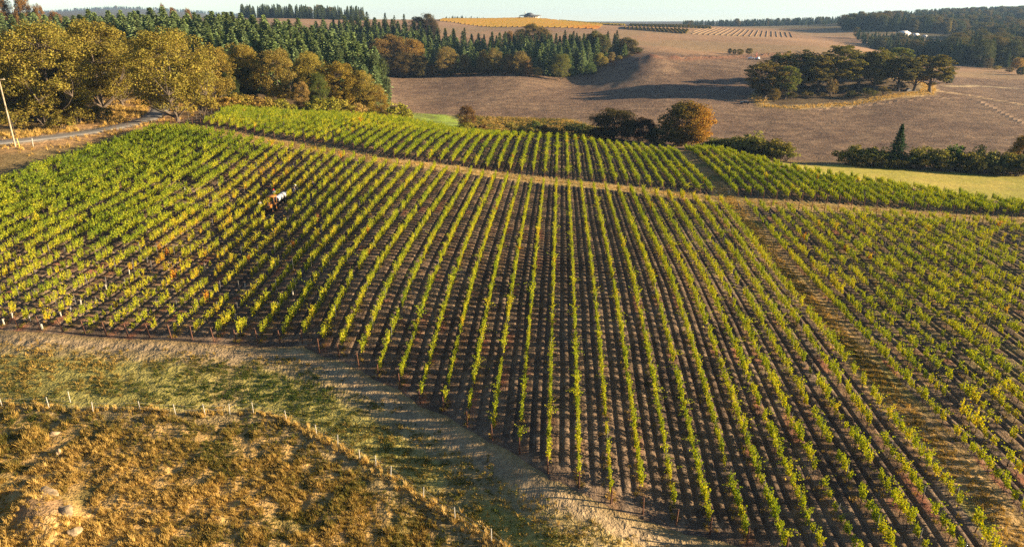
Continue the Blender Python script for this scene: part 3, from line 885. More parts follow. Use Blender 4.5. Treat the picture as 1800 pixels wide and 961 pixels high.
scatter('trellis_posts', lib_p, np.stack([pX, pY, pZ - 0.05], -1)[oth], np.stack([z3, z3, z3 - AZ], -1), np.ones((len(oth), 3)),
        np.array([1 if PO[i][3] == 'line' else 0 for i in oth]), z3, 'thin trellis posts standing along the farther vine rows', 'posts')
# white grow tubes on replanted vines
tb = Acc(); tb.tube([(0, 0, -0.05), (0, 0, 0.35), (0, 0, 0.75)], [0.09, 0.085, 0.09], 8); tb.tube([(0, 0, 0.75), (0, 0, 0.4)], [0.075, 0.075], 8)
tb.tube([(0.11, 0, -0.1), (0.11, 0, 1.1)], [0.012, 0.012], 4)
me_tube = tb.mesh('grow_tube', [M['white']])
TUBES = [(13, 567, 'at the far left of the lower edge'), (29, 556, 'second from the left along the lower edge'), (67, 563, 'third from the left along the lower edge'),
         (87, 577, 'beside an orange end vine by the lower edge'), (115, 555, 'behind the orange end vine'), (143, 533, 'standing tall among yellow vines at lower left'), (130, 545, 'low and leaning at lower left'),
         (180, 505, 'up the slope among the yellow-orange vines'), (415, 558, 'in the thin rows near the lower edge'), (422, 503, 'halfway up the thin rows'), (503, 517, 'beside a thin vine near the tidy rows'),
         (235, 391, 'in the bare patch of the upper left block'), (300, 340, 'at the upper end of the bare patch'), (318, 330, 'topmost in the bare patch'), (356, 361, 'in the middle of the left block'),
         (246, 456, 'under the orange-leaved row'), (215, 478, 'below the orange-leaved row'), (1298, 360, 'at the head of the grassy alley'), (1281, 338, 'across the track from the grassy alley'), (1608, 420, 'among bushy vines at the right'), (342, 233, 'at the top left corner of the lower block')]
for px, py, lab in TUBES:
    q = hit(px, py + 4)
    r_, tq = rt(*q); kx = round((r_ + 0.2) / ROW)
    if px not in (1298, 1281): q = xy(kx * ROW - 0.2 + 0.12, tq)
    o = link('grow_tube', me_tube, loc=(q[0], q[1], h1(*q) + 0.1), label='white vine grow tube ' + lab, cat='grow tube', group='white grow tubes on young vines')
    o.rotation_euler = (random.uniform(-0.1, 0.1), random.uniform(-0.1, 0.1), random.uniform(0, 6)); o.scale = (0.95, 0.95, 0.8)
# ------------------------------------------------------------------ trees
def make_oak(seed, Ht=18.0, Wd=16.0, base=0.22, nclump=62, per=85, ls=0.55, droop=0.0, right_turn=False, dense=1.0, cs=1.0, low=0.18):
    rng = np.random.RandomState(seed)
    wood = Acc()
    th = Ht * base
    bend = rng.normal(0, 0.25, 2)
    wood.tube([(0, 0, -1.0), (0, 0, 0.0), (bend[0] * 0.5, bend[1] * 0.5, th * 0.6), (bend[0], bend[1], th), (bend[0] * 1.5, bend[1] * 1.5, Ht * 0.55), (bend[0] * 2, bend[1] * 2, Ht * 0.8)],
              [0.62, 0.50, 0.36, 0.33, 0.18, 0.05], 8)
    limbs = []
    nl = rng.randint(6, 9)
    for i in range(nl):
        a = 2 * math.pi * (i + rng.uniform(-0.3, 0.3)) / nl
        z0 = th * rng.uniform(0.75, 1.5); el = rng.uniform(0.35, 1.1)
        L = rng.uniform(0.32, 0.45) * Wd * (0.75 + 0.5 * math.cos(el))
        p = [np.array([bend[0] * z0 / th, bend[1] * z0 / th, z0])]
        d = np.array([math.cos(a) * math.cos(el), math.sin(a) * math.cos(el), math.sin(el)])
        for j in range(4):
            d = d + rng.normal(0, 0.16, 3) + np.array([0, 0, 0.10]); d /= np.linalg.norm(d)
            p.append(p[-1] + d * L / 4)
        wood.tube(p, [0.20, 0.16, 0.12, 0.08, 0.04], 6); limbs += p[1:]
    limbs += [np.array([bend[0] * 1.5, bend[1] * 1.5, Ht * 0.55]), np.array([bend[0] * 2, bend[1] * 2, Ht * 0.78])]
    limbs = np.array(limbs)
    cz, rz_ = Ht * (base + 1.02) / 2 + 0.02 * Ht, Ht * (1 - base) / 2 * 1.02
    C = []; Nn = []; S = []; CLr = []; LVr = []
    for i in range(nclump):
        d = rng.normal(size=3); d /= np.linalg.norm(d)
        if d[2] < -0.75: d[2] *= 0.4; d /= np.linalg.norm(d)
        rr = rng.uniform(0.52, 0.97) ** 0.6
        lob = 0.84 + 0.16 * math.sin(3 * math.atan2(d[1], d[0]) + seed) + rng.normal(0, 0.05)
        c = np.array([d[0] * Wd / 2 * rr * lob, d[1] * Wd / 2 * rr * lob, cz + d[2] * rz_ * rr])
        if d[2] < 0: c[:2] *= 1 + low * d[2]
        cr = Wd * rng.uniform(0.075, 0.135) * cs
        m = int(per * rng.uniform(0.6, 1.25) * dense)
        q = rng.normal(size=(m, 3)); q /= np.linalg.norm(q, axis=1)[:, None]
        q2 = q * (rng.uniform(0.25, 1.0, m) ** 0.45)[:, None] * cr
        q2[:, 2] *= 0.66
        q2[:, 2] -= droop * (q2[:, 0] ** 2 + q2[:, 1] ** 2) / cr
        C.append(c + q2); Nn.append(q); S.append(ls * rng.uniform(0.55, 1.2, m))
        cl = rng.uniform(0, 1)
        if right_turn: cl = np.clip(0.5 + (c[0] - c[1] * 0.3) / Wd * 1.6 + rng.normal(0, 0.12), 0, 1)
        CLr.append(np.full(m, cl)); LVr.append(rng.uniform(0, 1, m))
        j = np.argmin(((limbs - c) ** 2).sum(1))
        mid = (limbs[j] + c) / 2 + rng.normal(0, 0.25, 3) + np.array([0, 0, -0.2])
        wood.tube([limbs[j], mid, c], [0.075, 0.05, 0.02], 4)
    V, F = leaf_quads(np.concatenate(C), np.concatenate(S), rng, 0.15, 0.75, np.concatenate(Nn))
    crown = mesh_np('oak_crown', V, F, [M['leaf']], False, {'lv': np.repeat(np.concatenate(LVr), 4), 'cl': np.repeat(np.concatenate(CLr), 4)})
    return wood.mesh('oak_trunk', [M['bark']], True), crown, Ht, Wd

def make_bush(seed, Ht=4.0, Wd=4.6, nclump=26, per=60, ls=0.34):
    rng = np.random.RandomState(seed)
    wood = Acc()
    C = []; Nn = []; S = []; A = []; L = []
    for i in range(nclump):
        a = rng.uniform(0, 2 * math.pi); rr = math.sqrt(rng.uniform(0, 1)) * 0.86
        top = math.sqrt(max(0.05, 1 - rr ** 2)) * rng.uniform(0.75, 1.1)
        c = np.array([math.cos(a) * rr * Wd / 2, math.sin(a) * rr * Wd / 2, Ht * (0.12 + 0.76 * top * rng.uniform(0.25, 1.0) ** 0.6)])
        cr = Wd * rng.uniform(0.10, 0.19); m = int(per * rng.uniform(0.6, 1.3))
        q = rng.normal(size=(m, 3)); q /= np.linalg.norm(q, axis=1)[:, None]
        q2 = q * (rng.uniform(0.2, 1, m) ** 0.5)[:, None] * cr; q2[:, 2] *= 0.85
        C.append(c + q2); Nn.append(q); S.append(ls * rng.uniform(0.5, 1.2, m)); A.append(np.full(m, rng.uniform(0, 1))); L.append(rng.uniform(0, 1, m))
        if i % 2 == 0: wood.tube([(rng.normal(0, 0.2), rng.normal(0, 0.2), -0.3), (c[0] * 0.5, c[1] * 0.5, c[2] * 0.55), tuple(c)], [0.06, 0.04, 0.015], 4)
    C = np.concatenate(C); C[:, 2] = np.maximum(C[:, 2], 0.08)
    V, F = leaf_quads(C, np.concatenate(S), rng, 0.2, 0.7, np.concatenate(Nn))
    crown = mesh_np('bush_crown', V, F, [M['leaf']], False, {'lv': np.repeat(np.concatenate(L), 4), 'cl': np.repeat(np.concatenate(A), 4)})
    return wood.mesh('bush_stems', [M['bark']], True), crown, Ht, Wd

def make_fir(seed, Ht=20.0, Rb=3.0, lowest=0.04, gap=0.5, nb=9, power=0.68, seg=5, ragged=0.18, ls=0.72):
    rng = np.random.RandomState(seed)
    wood = Acc(); wood.tube([(0, 0, -1.0), (0, 0, Ht * 0.5), (0, 0, Ht * 0.98)], [0.26, 0.15, 0.02], 6)
    C = []; D = []; S = []; L = []; CLr = []
    z = Ht * lowest
    while z < Ht * 0.985:
        f = 1 - z / Ht
        Rz = Rb * f ** power * rng.uniform(1 - ragged, 1 + ragged)
        n = max(4, int(nb * (0.55 + 0.6 * f)))
        a0 = rng.uniform(0, 6.28)
        for i in range(n):
            a = a0 + 2 * math.pi * i / n + rng.normal(0, 0.18)
            Lb = max(0.25, Rz * rng.uniform(0.72, 1.15))
            d = np.array([math.cos(a), math.sin(a), 0])
            s = np.linspace(0.28, 1.0, seg)
            up = 0.30 * (1 - 0.7 * f)
            P = d[None] * (Lb * s)[:, None]; P[:, 2] = z + Lb * (up * s - 0.30 * s ** 2) + rng.normal(0, 0.05, seg)
            C.append(P + rng.normal(0, 0.07, P.shape)); D.append(np.repeat(d[None], seg, 0)); S.append(ls * (1.15 - 0.5 * s) * rng.uniform(0.75, 1.2, seg) * (0.55 + 0.6 * f))
            L.append(np.clip(0.15 + 0.6 * s + rng.normal(0, 0.15, seg), 0, 1)); CLr.append(np.full(seg, rng.uniform(0, 1)))  # needles paler toward the tips: light on the branch ends put into the colour
        z += gap * (0.55 + 0.6 * f)
    C = np.concatenate(C); D = np.concatenate(D); S = np.concatenate(S)[:, None]; L = np.concatenate(L); CLr = np.concatenate(CLr)
    n = len(C)
    T = D + np.stack([rng.normal(0, 0.3, n), rng.normal(0, 0.3, n), rng.normal(-0.12, 0.22, n)], -1); T /= np.linalg.norm(T, axis=1)[:, None]
    Nv = rng.normal(0, 1.0, (n, 3)) + np.array([0, 0, 0.45])
    B = np.cross(Nv, T); B /= np.linalg.norm(B, axis=1)[:, None]
    V = np.stack([C - T * S * 0.7, C + B * S * 0.55 - np.array([0, 0, 0.10]) * S, C + T * S * 0.95, C - B * S * 0.55 - np.array([0, 0, 0.10]) * S], 1).reshape(-1, 3)
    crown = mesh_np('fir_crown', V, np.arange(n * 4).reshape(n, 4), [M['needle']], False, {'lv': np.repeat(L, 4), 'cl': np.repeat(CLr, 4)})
    return wood.mesh('fir_trunk', [M['bark']], True), crown, Ht, Rb * 2

OAKS = [make_oak(201, 18, 17, 0.05, 165, 175, 0.34), make_oak(202, 18, 16, 0.03, 165, 170, 0.34), make_oak(203, 18, 14, 0.06, 150, 165, 0.33), make_oak(204, 18, 15, 0.03, 160, 165, 0.33), make_oak(205, 18, 13, 0.02, 150, 160, 0.33)]
BROAD = [make_oak(211, 14, 15, -0.04, 170, 125, 0.46, cs=1.2, low=0.0), make_oak(212, 14, 13, -0.04, 150, 125, 0.44, cs=1.2, low=0.0)]
GROVEO = [make_oak(221, 22, 11, 0.16, 130, 95, 0.55), make_oak(222, 22, 12, 0.10, 140, 95, 0.55), make_oak(223, 22, 10, 0.2, 120, 95, 0.55), make_oak(224, 22, 12.5, 0.12, 140, 95, 0.55)]
TURN = make_oak(231, 14, 13, -0.04, 200, 130, 0.42, right_turn=True, cs=1.2, low=-0.05)
BUSHES = [make_bush(301), make_bush(302, 4.4, 4.2), make_bush(303, 3.4, 5.2), make_bush(304, 4.8, 4.0), make_bush(305, 3.0, 4.6)]
FIRS = [make_fir(401, ragged=0.28), make_fir(402, Rb=2.6, power=0.6), make_fir(403, Rb=3.3, nb=10, ragged=0.3), make_fir(404, Rb=2.8, ragged=0.4, power=0.55), make_fir(405, Rb=3.0, power=0.8, ragged=0.25), make_fir(406, Rb=3.2, power=0.62, ragged=0.35, nb=8)]
SPRUCE = make_fir(411, 14, 4.2, 0.03, 0.55, 10, 0.95, 7, 0.25, 0.7)
TALLFIR = [make_fir(421, 26, 4.0, 0.18, 0.8, 7, 0.6, 5, 0.4, 0.95), make_fir(422, 26, 3.6, 0.15, 0.8, 7, 0.65, 5, 0.45, 0.95)]

def ztop(px_y, x_, y_):          # height at which pixel row py passes over plan point (x, y)
    v = (px_y - 480.5) / FPX
    zc = y_ / (CP - v * SP)
    return CAMZ - zc * (SP + v * CP)

TREE_N = 0
def plant(name, label, cat, kit, x_, y_, h, wdt, tint, autumn=0.0, group=None, sink=0.0, rz=None):
    wm, cm, Ht, Wd = kit
    o = thing(name, label, cat, (x_, y_, h1(x_, y_) - sink), random.uniform(0, 6.28) if rz is None else rz, group)
    o.scale = (wdt / Wd, wdt / Wd, h / Ht)
    t = link('trunk' if 'bush' not in name and 'shrub' not in name else 'stems', wm, o)
    c = link('crown', cm, o)
    c.color = (*tint, autumn)
    return o

def tree_px(name, label, cat, kit, px, top, zc, wpx, tint, autumn=0.0, group=None, rz=None):
    """crown column px, crown top row, camera depth, crown width in pixels"""
    xg, yg = col_at(px, zc)
    zt = ztop(top, xg, yg)
    zb = h1(xg, yg)
    zcm = yg * CP - ((zt + zb) / 2 - CAMZ) * SP
    xg = (px - 900) / FPX * zcm
    zb = h1(xg, yg)
    return plant(name, label, cat, kit, xg, yg, max(1.2, zt - zb), wpx * zcm / FPX, tint, autumn, group, 0.1, rz)

GOLD = (0.18, 0.14, 0.028); OLIVE = (0.115, 0.10, 0.022); RUST = (0.205, 0.145, 0.030); DKGRN = (0.040, 0.055, 0.018); MIDG = (0.075, 0.085, 0.022)
YGRN = (0.20, 0.19, 0.03); STRAWC = (0.26, 0.18, 0.06)
oakN = ['oak_tree']
L_OAKS = [  # label, kit, px, top, zc, width, tint, autumn
 ('broad golden oak beside the road at the far left edge', OAKS[0], -8, 60, 158, 130, GOLD, 0.3),
 ('tall golden-brown oak over the road behind the utility pole', OAKS[1], 78, 44, 160, 150, GOLD, 0.25),
 ('golden oak leaning over the shaded verge behind the road bend', OAKS[3], 168, 38, 178, 130, (0.17, 0.13, 0.026), 0.25),
 ('shaded olive oak in the gap between the two big golden oaks', OAKS[2], 205, 78, 186, 90, (0.10, 0.078, 0.02), 0.1),
 ('large round golden oak with forked trunk standing alone beside the road', OAKS[0], 300, 52, 166, 152, GOLD, 0.3),
 ('rusty oak crown just behind the lone round roadside oak', OAKS[4], 372, 82, 198, 70, RUST, 0.4),
 ('brown-gold oak at the left end of the oak belt above the vines', OAKS[1], 428, 80, 214, 66, RUST, 0.35),
 ('tall sandy-brown oak in the belt above the upper vine block', OAKS[3], 487, 88, 212, 64, (0.21, 0.15, 0.038), 0.3),
 ('golden oak right of the tall sandy-brown oak in the belt', OAKS[0], 545, 92, 218, 66, (0.20, 0.15, 0.03), 0.25),
 ('orange-brown oak midway down the belt above the vines', OAKS[4], 596, 110, 218, 68, (0.20, 0.135, 0.026), 0.3),
 ('yellow-brown oak second from the lower end of the belt', OAKS[2], 636, 124, 220, 58, (0.195, 0.14, 0.03), 0.25),
 ('rust-tinged oak at the lower right end of the oak belt', OAKS[1], 660, 150, 222, 48, (0.19, 0.125, 0.028), 0.45),
 ('small sandy oak with bare lower trunk in front of the belt', OAKS[2], 531, 143, 205, 28, (0.24, 0.15, 0.05), 0.2),
 ('golden oak filling the back of the roadside wood at the left edge', OAKS[2], 28, 66, 186, 110, (0.18, 0.14, 0.024), 0.25),
 ('olive oak behind the two tall roadside oaks', OAKS[4], 122, 56, 198, 110, (0.17, 0.135, 0.024), 0.2),
 ('golden oak behind the lone round oak on its left', OAKS[1], 246, 70, 200, 90, (0.19, 0.14, 0.024), 0.3),
 ('low olive oak hanging over the road verge by the utility pole', OAKS[4], 40, 118, 160, 100, (0.16, 0.135, 0.026), 0.15),
 ('low olive oak at the shaded verge right of the pole', OAKS[2], 118, 112, 166, 90, (0.165, 0.135, 0.026), 0.15),
 ('brown oak at the far right behind the lone round oak', OAKS[3], 345, 92, 204, 64, (0.19, 0.135, 0.028), 0.3),
 ('small green oak in the shade of the oak belt', OAKS[4], 560, 128, 209, 36, MIDG, 0.1),
]
for lab, kit, px, top, zc, wp, tint, au in L_OAKS:
    tree_px('oak_tree', lab, 'oak tree', kit, px, top, zc, wp * 1.12, (tint[0] * 1.14, tint[1] * 1.24, tint[2] * 1.25), au * 0.5, 'oaks along the road and above the vines')
tree_px('broadleaf_tree', 'speckled dark green broadleaf tree closing the plantation at its lower right end', 'tree', BROAD[0], 662, 96, 258, 46, (0.075, 0.095, 0.04), 0.0)
# dark trees in the gap of the belt
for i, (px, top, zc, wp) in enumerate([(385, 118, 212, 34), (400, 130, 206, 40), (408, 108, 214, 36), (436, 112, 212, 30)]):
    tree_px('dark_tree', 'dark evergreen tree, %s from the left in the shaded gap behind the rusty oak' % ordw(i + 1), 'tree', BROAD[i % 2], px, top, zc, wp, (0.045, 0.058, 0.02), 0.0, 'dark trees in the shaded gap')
# shrubs along the upper edge of the vines
SHR = [(352, 158, 176, 46, GOLD), (392, 165, 186, 52, (0.23, 0.15, 0.035)), (418, 160, 192, 40, (0.19, 0.15, 0.03)), (443, 166, 194, 40, (0.22, 0.15, 0.04)), (470, 168, 197, 38, (0.21, 0.16, 0.035)),
       (497, 170, 199, 34, YGRN), (556, 167, 201, 36, YGRN), (582, 168, 203, 40, YGRN), (606, 172, 205, 40, (0.21, 0.18, 0.035)), (628, 178, 207, 34, STRAWC),
       (648, 188, 208, 40, (0.06, 0.06, 0.018)), (625, 196, 206, 44, (0.055, 0.055, 0.018)), (672, 194, 209, 40, (0.11, 0.085, 0.025)), (698, 176, 213, 44, YGRN), (712, 190, 212, 26, YGRN)]
names = ['golden', 'yellow-green', 'olive', 'dark green', 'sandy']
for i, (px, top, zc, wp, tint) in enumerate(sorted(SHR)):
    tree_px('shrub', 'leafy shrub at the upper edge of the vines below the oaks, %s from the left' % ordw(i + 1), 'shrub', BUSHES[i % 5], px, top, zc, wp * 1.2, tuple(q * 1.3 for q in tint), 0.1, 'shrubs between the oaks and the vines')
# undergrowth at the roadside
for i, (px, top, zc, wp) in enumerate([(20, 190, 150, 70), (75, 178, 156, 70), (105, 196, 152, 50), (130, 175, 160, 60), (170, 180, 166, 50)]):
    tree_px('shrub', 'olive roadside shrub under the big oaks, %s from the left' % ordw(i + 1), 'shrub', BUSHES[(i + 2) % 5], px, top, zc, wp, (0.15, 0.125, 0.025), 0.1, 'shrubs along the far side of the road')
# trees in the hollow behind the ridge and along the hedge
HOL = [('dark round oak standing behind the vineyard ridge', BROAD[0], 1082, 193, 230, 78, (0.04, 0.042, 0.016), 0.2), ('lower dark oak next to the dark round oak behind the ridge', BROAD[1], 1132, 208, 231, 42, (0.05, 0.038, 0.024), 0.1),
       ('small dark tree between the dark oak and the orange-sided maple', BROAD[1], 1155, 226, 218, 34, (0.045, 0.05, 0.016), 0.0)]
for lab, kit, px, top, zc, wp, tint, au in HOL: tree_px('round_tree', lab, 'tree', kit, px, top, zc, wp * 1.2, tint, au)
tree_px('maple_tree', 'big dome-shaped maple, green on its left and orange on its sunlit right side', 'tree', TURN, 1208, 181, 222, 100, (0.095, 0.085, 0.02), 1.0, rz=0.3)
tree_px('brown_tree', 'small brown-leaved tree beside the bright green patch behind the vines', 'tree', OAKS[4], 822, 186, 240, 36, (0.12, 0.072, 0.03), 0.3)
HB = [(818, 212, 232, 40, YGRN), (848, 216, 232, 40, (0.17, 0.10, 0.04)), (880, 226, 228, 30, (0.12, 0.09, 0.03)), (918, 218, 236, 50, (0.22, 0.19, 0.05)), (958, 214, 234, 44, (0.15, 0.10, 0.035)), (980, 222, 230, 36, (0.14, 0.10, 0.035)),
      (1005, 212, 244, 44, (0.05, 0.075, 0.03)), (1030, 216, 242, 40, (0.06, 0.085, 0.03)), (1052, 222, 236, 44, (0.08, 0.07, 0.025)), (940, 208, 252, 30, (0.08, 0.12, 0.03)), (900, 212, 250, 30, (0.20, 0.18, 0.04))]
for i, (px, top, zc, wp, tint) in enumerate(sorted(HB)):
    tree_px('shrub', 'tangled shrub in the hollow behind the vine ridge, %s from the left' % ordw(i + 1), 'shrub', BUSHES[i % 5], px, top, zc, wp, tint, 0.2, 'shrubs in the hollow behind the ridge')
HEDGE = [(1250, 246, 209, 40, MIDG, .2), (1273, 238, 207, 42, OLIVE, .2), (1294, 240, 206, 40, MIDG, .2), (1334, 236, 203, 40, MIDG, .2), (1356, 244, 201, 40, MIDG, .2), (1374, 248, 199, 36, OLIVE, .2), (1262, 240, 207, 44, MIDG, .3), (1284, 246, 205, 40, OLIVE, .3), (1302, 236, 204, 40, (0.15, 0.14, 0.03), .2), (1322, 228, 203, 40, YGRN, 0.0), (1344, 242, 201, 40, (0.13, 0.115, 0.03), .3), (1364, 240, 199, 36, OLIVE, .3), (1384, 254, 196, 30, YGRN, 0),
         (1490, 256, 190, 34, OLIVE, .3), (1506, 252, 190, 38, (0.18, 0.13, 0.03), .4), (1530, 256, 189, 36, MIDG, .2), (1543, 254, 190, 36, (0.16, 0.12, 0.03), .5), (1562, 262, 188, 36, MIDG, .2), (1600, 262, 187, 36, MIDG, .2), (1622, 254, 187, 40, (0.17, 0.14, 0.03), .3),
         (1650, 256, 186, 40, (0.17, 0.13, 0.03), .3), (1684, 250, 186, 34, (0.06, 0.09, 0.02), 0), (1705, 260, 184, 40, OLIVE, .3), (1726, 256, 184, 40, (0.18, 0.14, 0.04), .3), (1750, 264, 183, 36, DKGRN, 0), (1770, 262, 183, 40, OLIVE, .2), (1800, 264, 182, 44, MIDG, .2), (1825, 264, 182, 44, MIDG, .2)]
for i, (px, top, zc, wp, tint, au) in enumerate(sorted(HEDGE)):
    tree_px('hedge_bush', 'dense hedgerow bush below the ploughed field, %s from the left' % ordw(i + 1), 'bush', BUSHES[(i * 3) % 5], px, top, zc, wp * 1.5, (min(tint[0] * 1.5, 0.20), min(tint[1] * 1.5, 0.19), tint[2] * 1.4), au * 0.4, 'bushes of the hedgerow')
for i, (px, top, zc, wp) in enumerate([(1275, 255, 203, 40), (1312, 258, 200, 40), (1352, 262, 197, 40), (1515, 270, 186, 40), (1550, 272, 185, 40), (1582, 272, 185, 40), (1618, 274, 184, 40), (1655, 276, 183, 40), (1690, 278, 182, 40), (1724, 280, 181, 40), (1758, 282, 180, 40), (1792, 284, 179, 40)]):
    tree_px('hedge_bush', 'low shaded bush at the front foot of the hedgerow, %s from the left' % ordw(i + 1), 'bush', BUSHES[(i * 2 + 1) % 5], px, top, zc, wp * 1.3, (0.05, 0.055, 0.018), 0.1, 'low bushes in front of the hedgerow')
tree_px('spruce_tree', 'single dark spruce rising from the hedgerow at the right', 'conifer', SPRUCE, 1580, 216, 188, 46, (0.040, 0.070, 0.030), 0.0)
tree_px('autumn_tree', 'orange-topped autumn tree in the hedgerow at the right edge', 'tree', BROAD[1], 1800, 238, 186, 50, (0.20, 0.13, 0.025), 0.9)
# grove on the knoll
GR = [('big leaning oak at the left end of the grove', GROVEO[1], 1346, 108, 350, 54, (0.085, 0.072, 0.02)), ('green rounded oak second along the front of the grove', GROVEO[3], 1383, 116, 346, 30, (0.07, 0.09, 0.022)), ('slim dark treetop rising behind the left oaks of the grove', GROVEO[0], 1364, 93, 372, 20, DKGRN),
      ('olive treetop rising behind the green rounded oak', GROVEO[1], 1383, 92, 374, 26, OLIVE), ('dark spreading oak in the left half of the grove', GROVEO[1], 1411, 90, 362, 46, (0.06, 0.062, 0.02)), ('olive oak left of the tallest oak of the grove', GROVEO[0], 1441, 93, 358, 40, (0.085, 0.078, 0.022)),
      ('tallest oak at the middle of the grove', GROVEO[3], 1478, 79, 362, 50, (0.085, 0.085, 0.022)), ('thin oak right of the tallest oak of the grove', GROVEO[2], 1514, 92, 366, 36, (0.08, 0.075, 0.02)), ('greenish oak right of the grove centre', GROVEO[1], 1544, 86, 366, 40, (0.085, 0.088, 0.022)),
      ('bright green treetop at the back right of the grove', GROVEO[3], 1576, 83, 388, 36, (0.08, 0.10, 0.024)), ('dark flat-topped oak in the right half of the grove', GROVEO[2], 1584, 100, 362, 44, (0.06, 0.062, 0.02)), ('long-trunked oak near the right end of the grove', GROVEO[0], 1612, 98, 366, 40, (0.10, 0.09, 0.024)),
      ('outermost oak at the right end of the grove on pale grass', GROVEO[2], 1640, 97, 366, 44, (0.10, 0.092, 0.024)), ('back row oak behind the gap of the grove', GROVEO[0], 1500, 96, 392, 40, (0.07, 0.068, 0.02)), ('back row oak behind the left half of the grove', GROVEO[2], 1430, 100, 388, 40, (0.065, 0.06, 0.02)), ('back row oak left of the bright green treetop', GROVEO[1], 1552, 96, 394, 36, (0.085, 0.08, 0.02))]
for lab, kit, px, top, zc, wp, tint in GR: tree_px('grove_oak', lab, 'oak tree', kit, px, top, zc, wp * 1.6, (tint[0] * 1.65, tint[1] * 1.6, tint[2] * 1.4), 0.2, 'oaks of the grove on the knoll')
tree_px('dark_conifer', 'small dark round conifer just right of the grove', 'conifer', BROAD[1], 1667, 119, 415, 22, (0.04, 0.065, 0.03), 0.0)
tree_px('small_tree', 'small yellowish tree in front of the left end of the grove', 'tree', OAKS[4], 1362, 156, 340, 24, (0.16, 0.12, 0.035), 0.2)
for i, (px, top, zc, wp, tint) in enumerate(sorted([(1418, 158, 350, 24, OLIVE), (1462, 136, 352, 26, (0.13, 0.10, 0.04)), (1500, 158, 348, 26, MIDG), (1528, 152, 348, 34, MIDG), (1555, 150, 352, 24, (0.13, 0.11, 0.04)), (1392, 160, 346, 22, (0.06, 0.06, 0.02)), (1444, 160, 348, 22, (0.07, 0.06, 0.02)), (1405, 148, 362, 34, (0.09, 0.08, 0.025)), (1435, 146, 366, 34, (0.08, 0.075, 0.025)), (1478, 148, 360, 34, (0.08, 0.08, 0.025)), (1512, 146, 372, 34, (0.09, 0.08, 0.025)), (1545, 142, 376, 34, (0.10, 0.085, 0.03)), (1580, 146, 368, 30, (0.10, 0.085, 0.03)), (1345, 150, 352, 40, (0.08, 0.075, 0.024)), (1375, 150, 356, 36, (0.08, 0.075, 0.024))])):
    tree_px('shrub', 'shrub under the grove oaks, %s from the left' % ordw(i + 1), 'shrub', BUSHES[i % 5], px, top, zc, wp, tint, 0.2, 'shrubs under the grove')
for i, (px, top, zc, wp, tint) in enumerate([(1283, 85, 520, 9, DKGRN), (1291, 87, 520, 9, DKGRN), (1301, 86, 515, 14, (0.13, 0.11, 0.03)), (1317, 85, 520, 15, OLIVE)]):
    tree_px('field_tree', ['dark slim', 'second dark slim', 'olive yellow', 'round olive'][i] + ' tree of the small clump at the field edge', 'tree', OAKS[i], px, top, zc, wp, tint, 0.1, 'clump of small trees at the field edge')
# woodland behind the valley field: leafy trees on its front edge
WF = [(672, 70, 452, 44, (0.13, 0.085, 0.025), .4), (694, 64, 462, 50, (0.12, 0.08, 0.025), .3), (724, 70, 452, 40, (0.19, 0.12, 0.03), .5), (706, 92, 446, 46, (0.07, 0.055, 0.02), .2), (680, 95, 446, 40, (0.06, 0.05, 0.02), .1), (738, 100, 447, 30, (0.07, 0.06, 0.02), .1), (785, 84, 448, 36, (0.15, 0.115, 0.035), .3),
      (760, 112, 446, 20, (0.08, 0.065, 0.025), .2), (817, 96, 448, 18, (0.13, 0.10, 0.03), .2), (849, 90, 446, 18, (0.15, 0.115, 0.03), .2), (868, 86, 446, 24, (0.15, 0.12, 0.035), .2), (894, 96, 444, 20, (0.14, 0.105, 0.03), .2), (914, 91, 442, 26, (0.13, 0.10, 0.032), .2), (929, 107, 440, 16, (0.20, 0.125, 0.045), .3), (945, 118, 440, 16, (0.10, 0.09, 0.03), .1), (987, 96, 440, 30, (0.115, 0.12, 0.03), .2), (1037, 112, 452, 18, (0.08, 0.11, 0.03), 0),
      (1053, 94, 470, 16, (0.20, 0.17, 0.04), .1), (1063, 100, 468, 12, (0.22, 0.18, 0.05), .1), (1075, 92, 478, 12, (0.18, 0.14, 0.05), .2), (1088, 98, 482, 10, (0.20, 0.17, 0.05), .1), (1101, 67, 500, 34, (0.085, 0.075, 0.03), .3), (1090, 76, 505, 26, (0.075, 0.075, 0.028), .2), (1119, 83, 498, 20, (0.06, 0.065, 0.022), .1), (1108, 98, 488, 12, (0.17, 0.13, 0.06), .2),
      (1045, 56, 500, 30, (0.08, 0.08, 0.025), .2), (1058, 62, 495, 26, (0.085, 0.08, 0.028), .2), (935, 42, 560, 30, (0.10, 0.085, 0.025), .4), (915, 52, 555, 24, (0.085, 0.07, 0.025), .3), (955, 50, 555, 26, (0.10, 0.08, 0.03), .4), (752, 25, 620, 30, (0.045, 0.042, 0.022), .3), (735, 30, 625, 26, (0.042, 0.04, 0.02), .2), (762, 36, 615, 20, (0.055, 0.045, 0.025), .3), (895, 56, 540, 16, (0.13, 0.08, 0.03), .4)]
for i, (px, top, zc, wp, tint, au) in enumerate(WF):
    tree_px('woodland_tree', 'leafy tree of the wood behind the ploughed field, %s from the left' % ordw(1 + sorted(q[0] for q in WF).index(px)), 'tree', (BROAD + OAKS[1:4:2])[i % 4], px, top, zc, wp * 1.3, tuple(q * 1.35 for q in tint), au * 0.6, 'leafy trees of the wood behind the ploughed field')
WS = [(px + random.uniform(-4, 4), 118 + random.uniform(-6, 6) if px < 960 else 118 - (px - 960) * 0.09 + random.uniform(-5, 5), (444 if px < 900 else 440 + max(0, px - 900) * 0.24) + random.uniform(0, 6), random.uniform(16, 24), (random.uniform(0.06, 0.12), random.uniform(0.055, 0.085), 0.025)) for px in range(690, 1120, 11)]
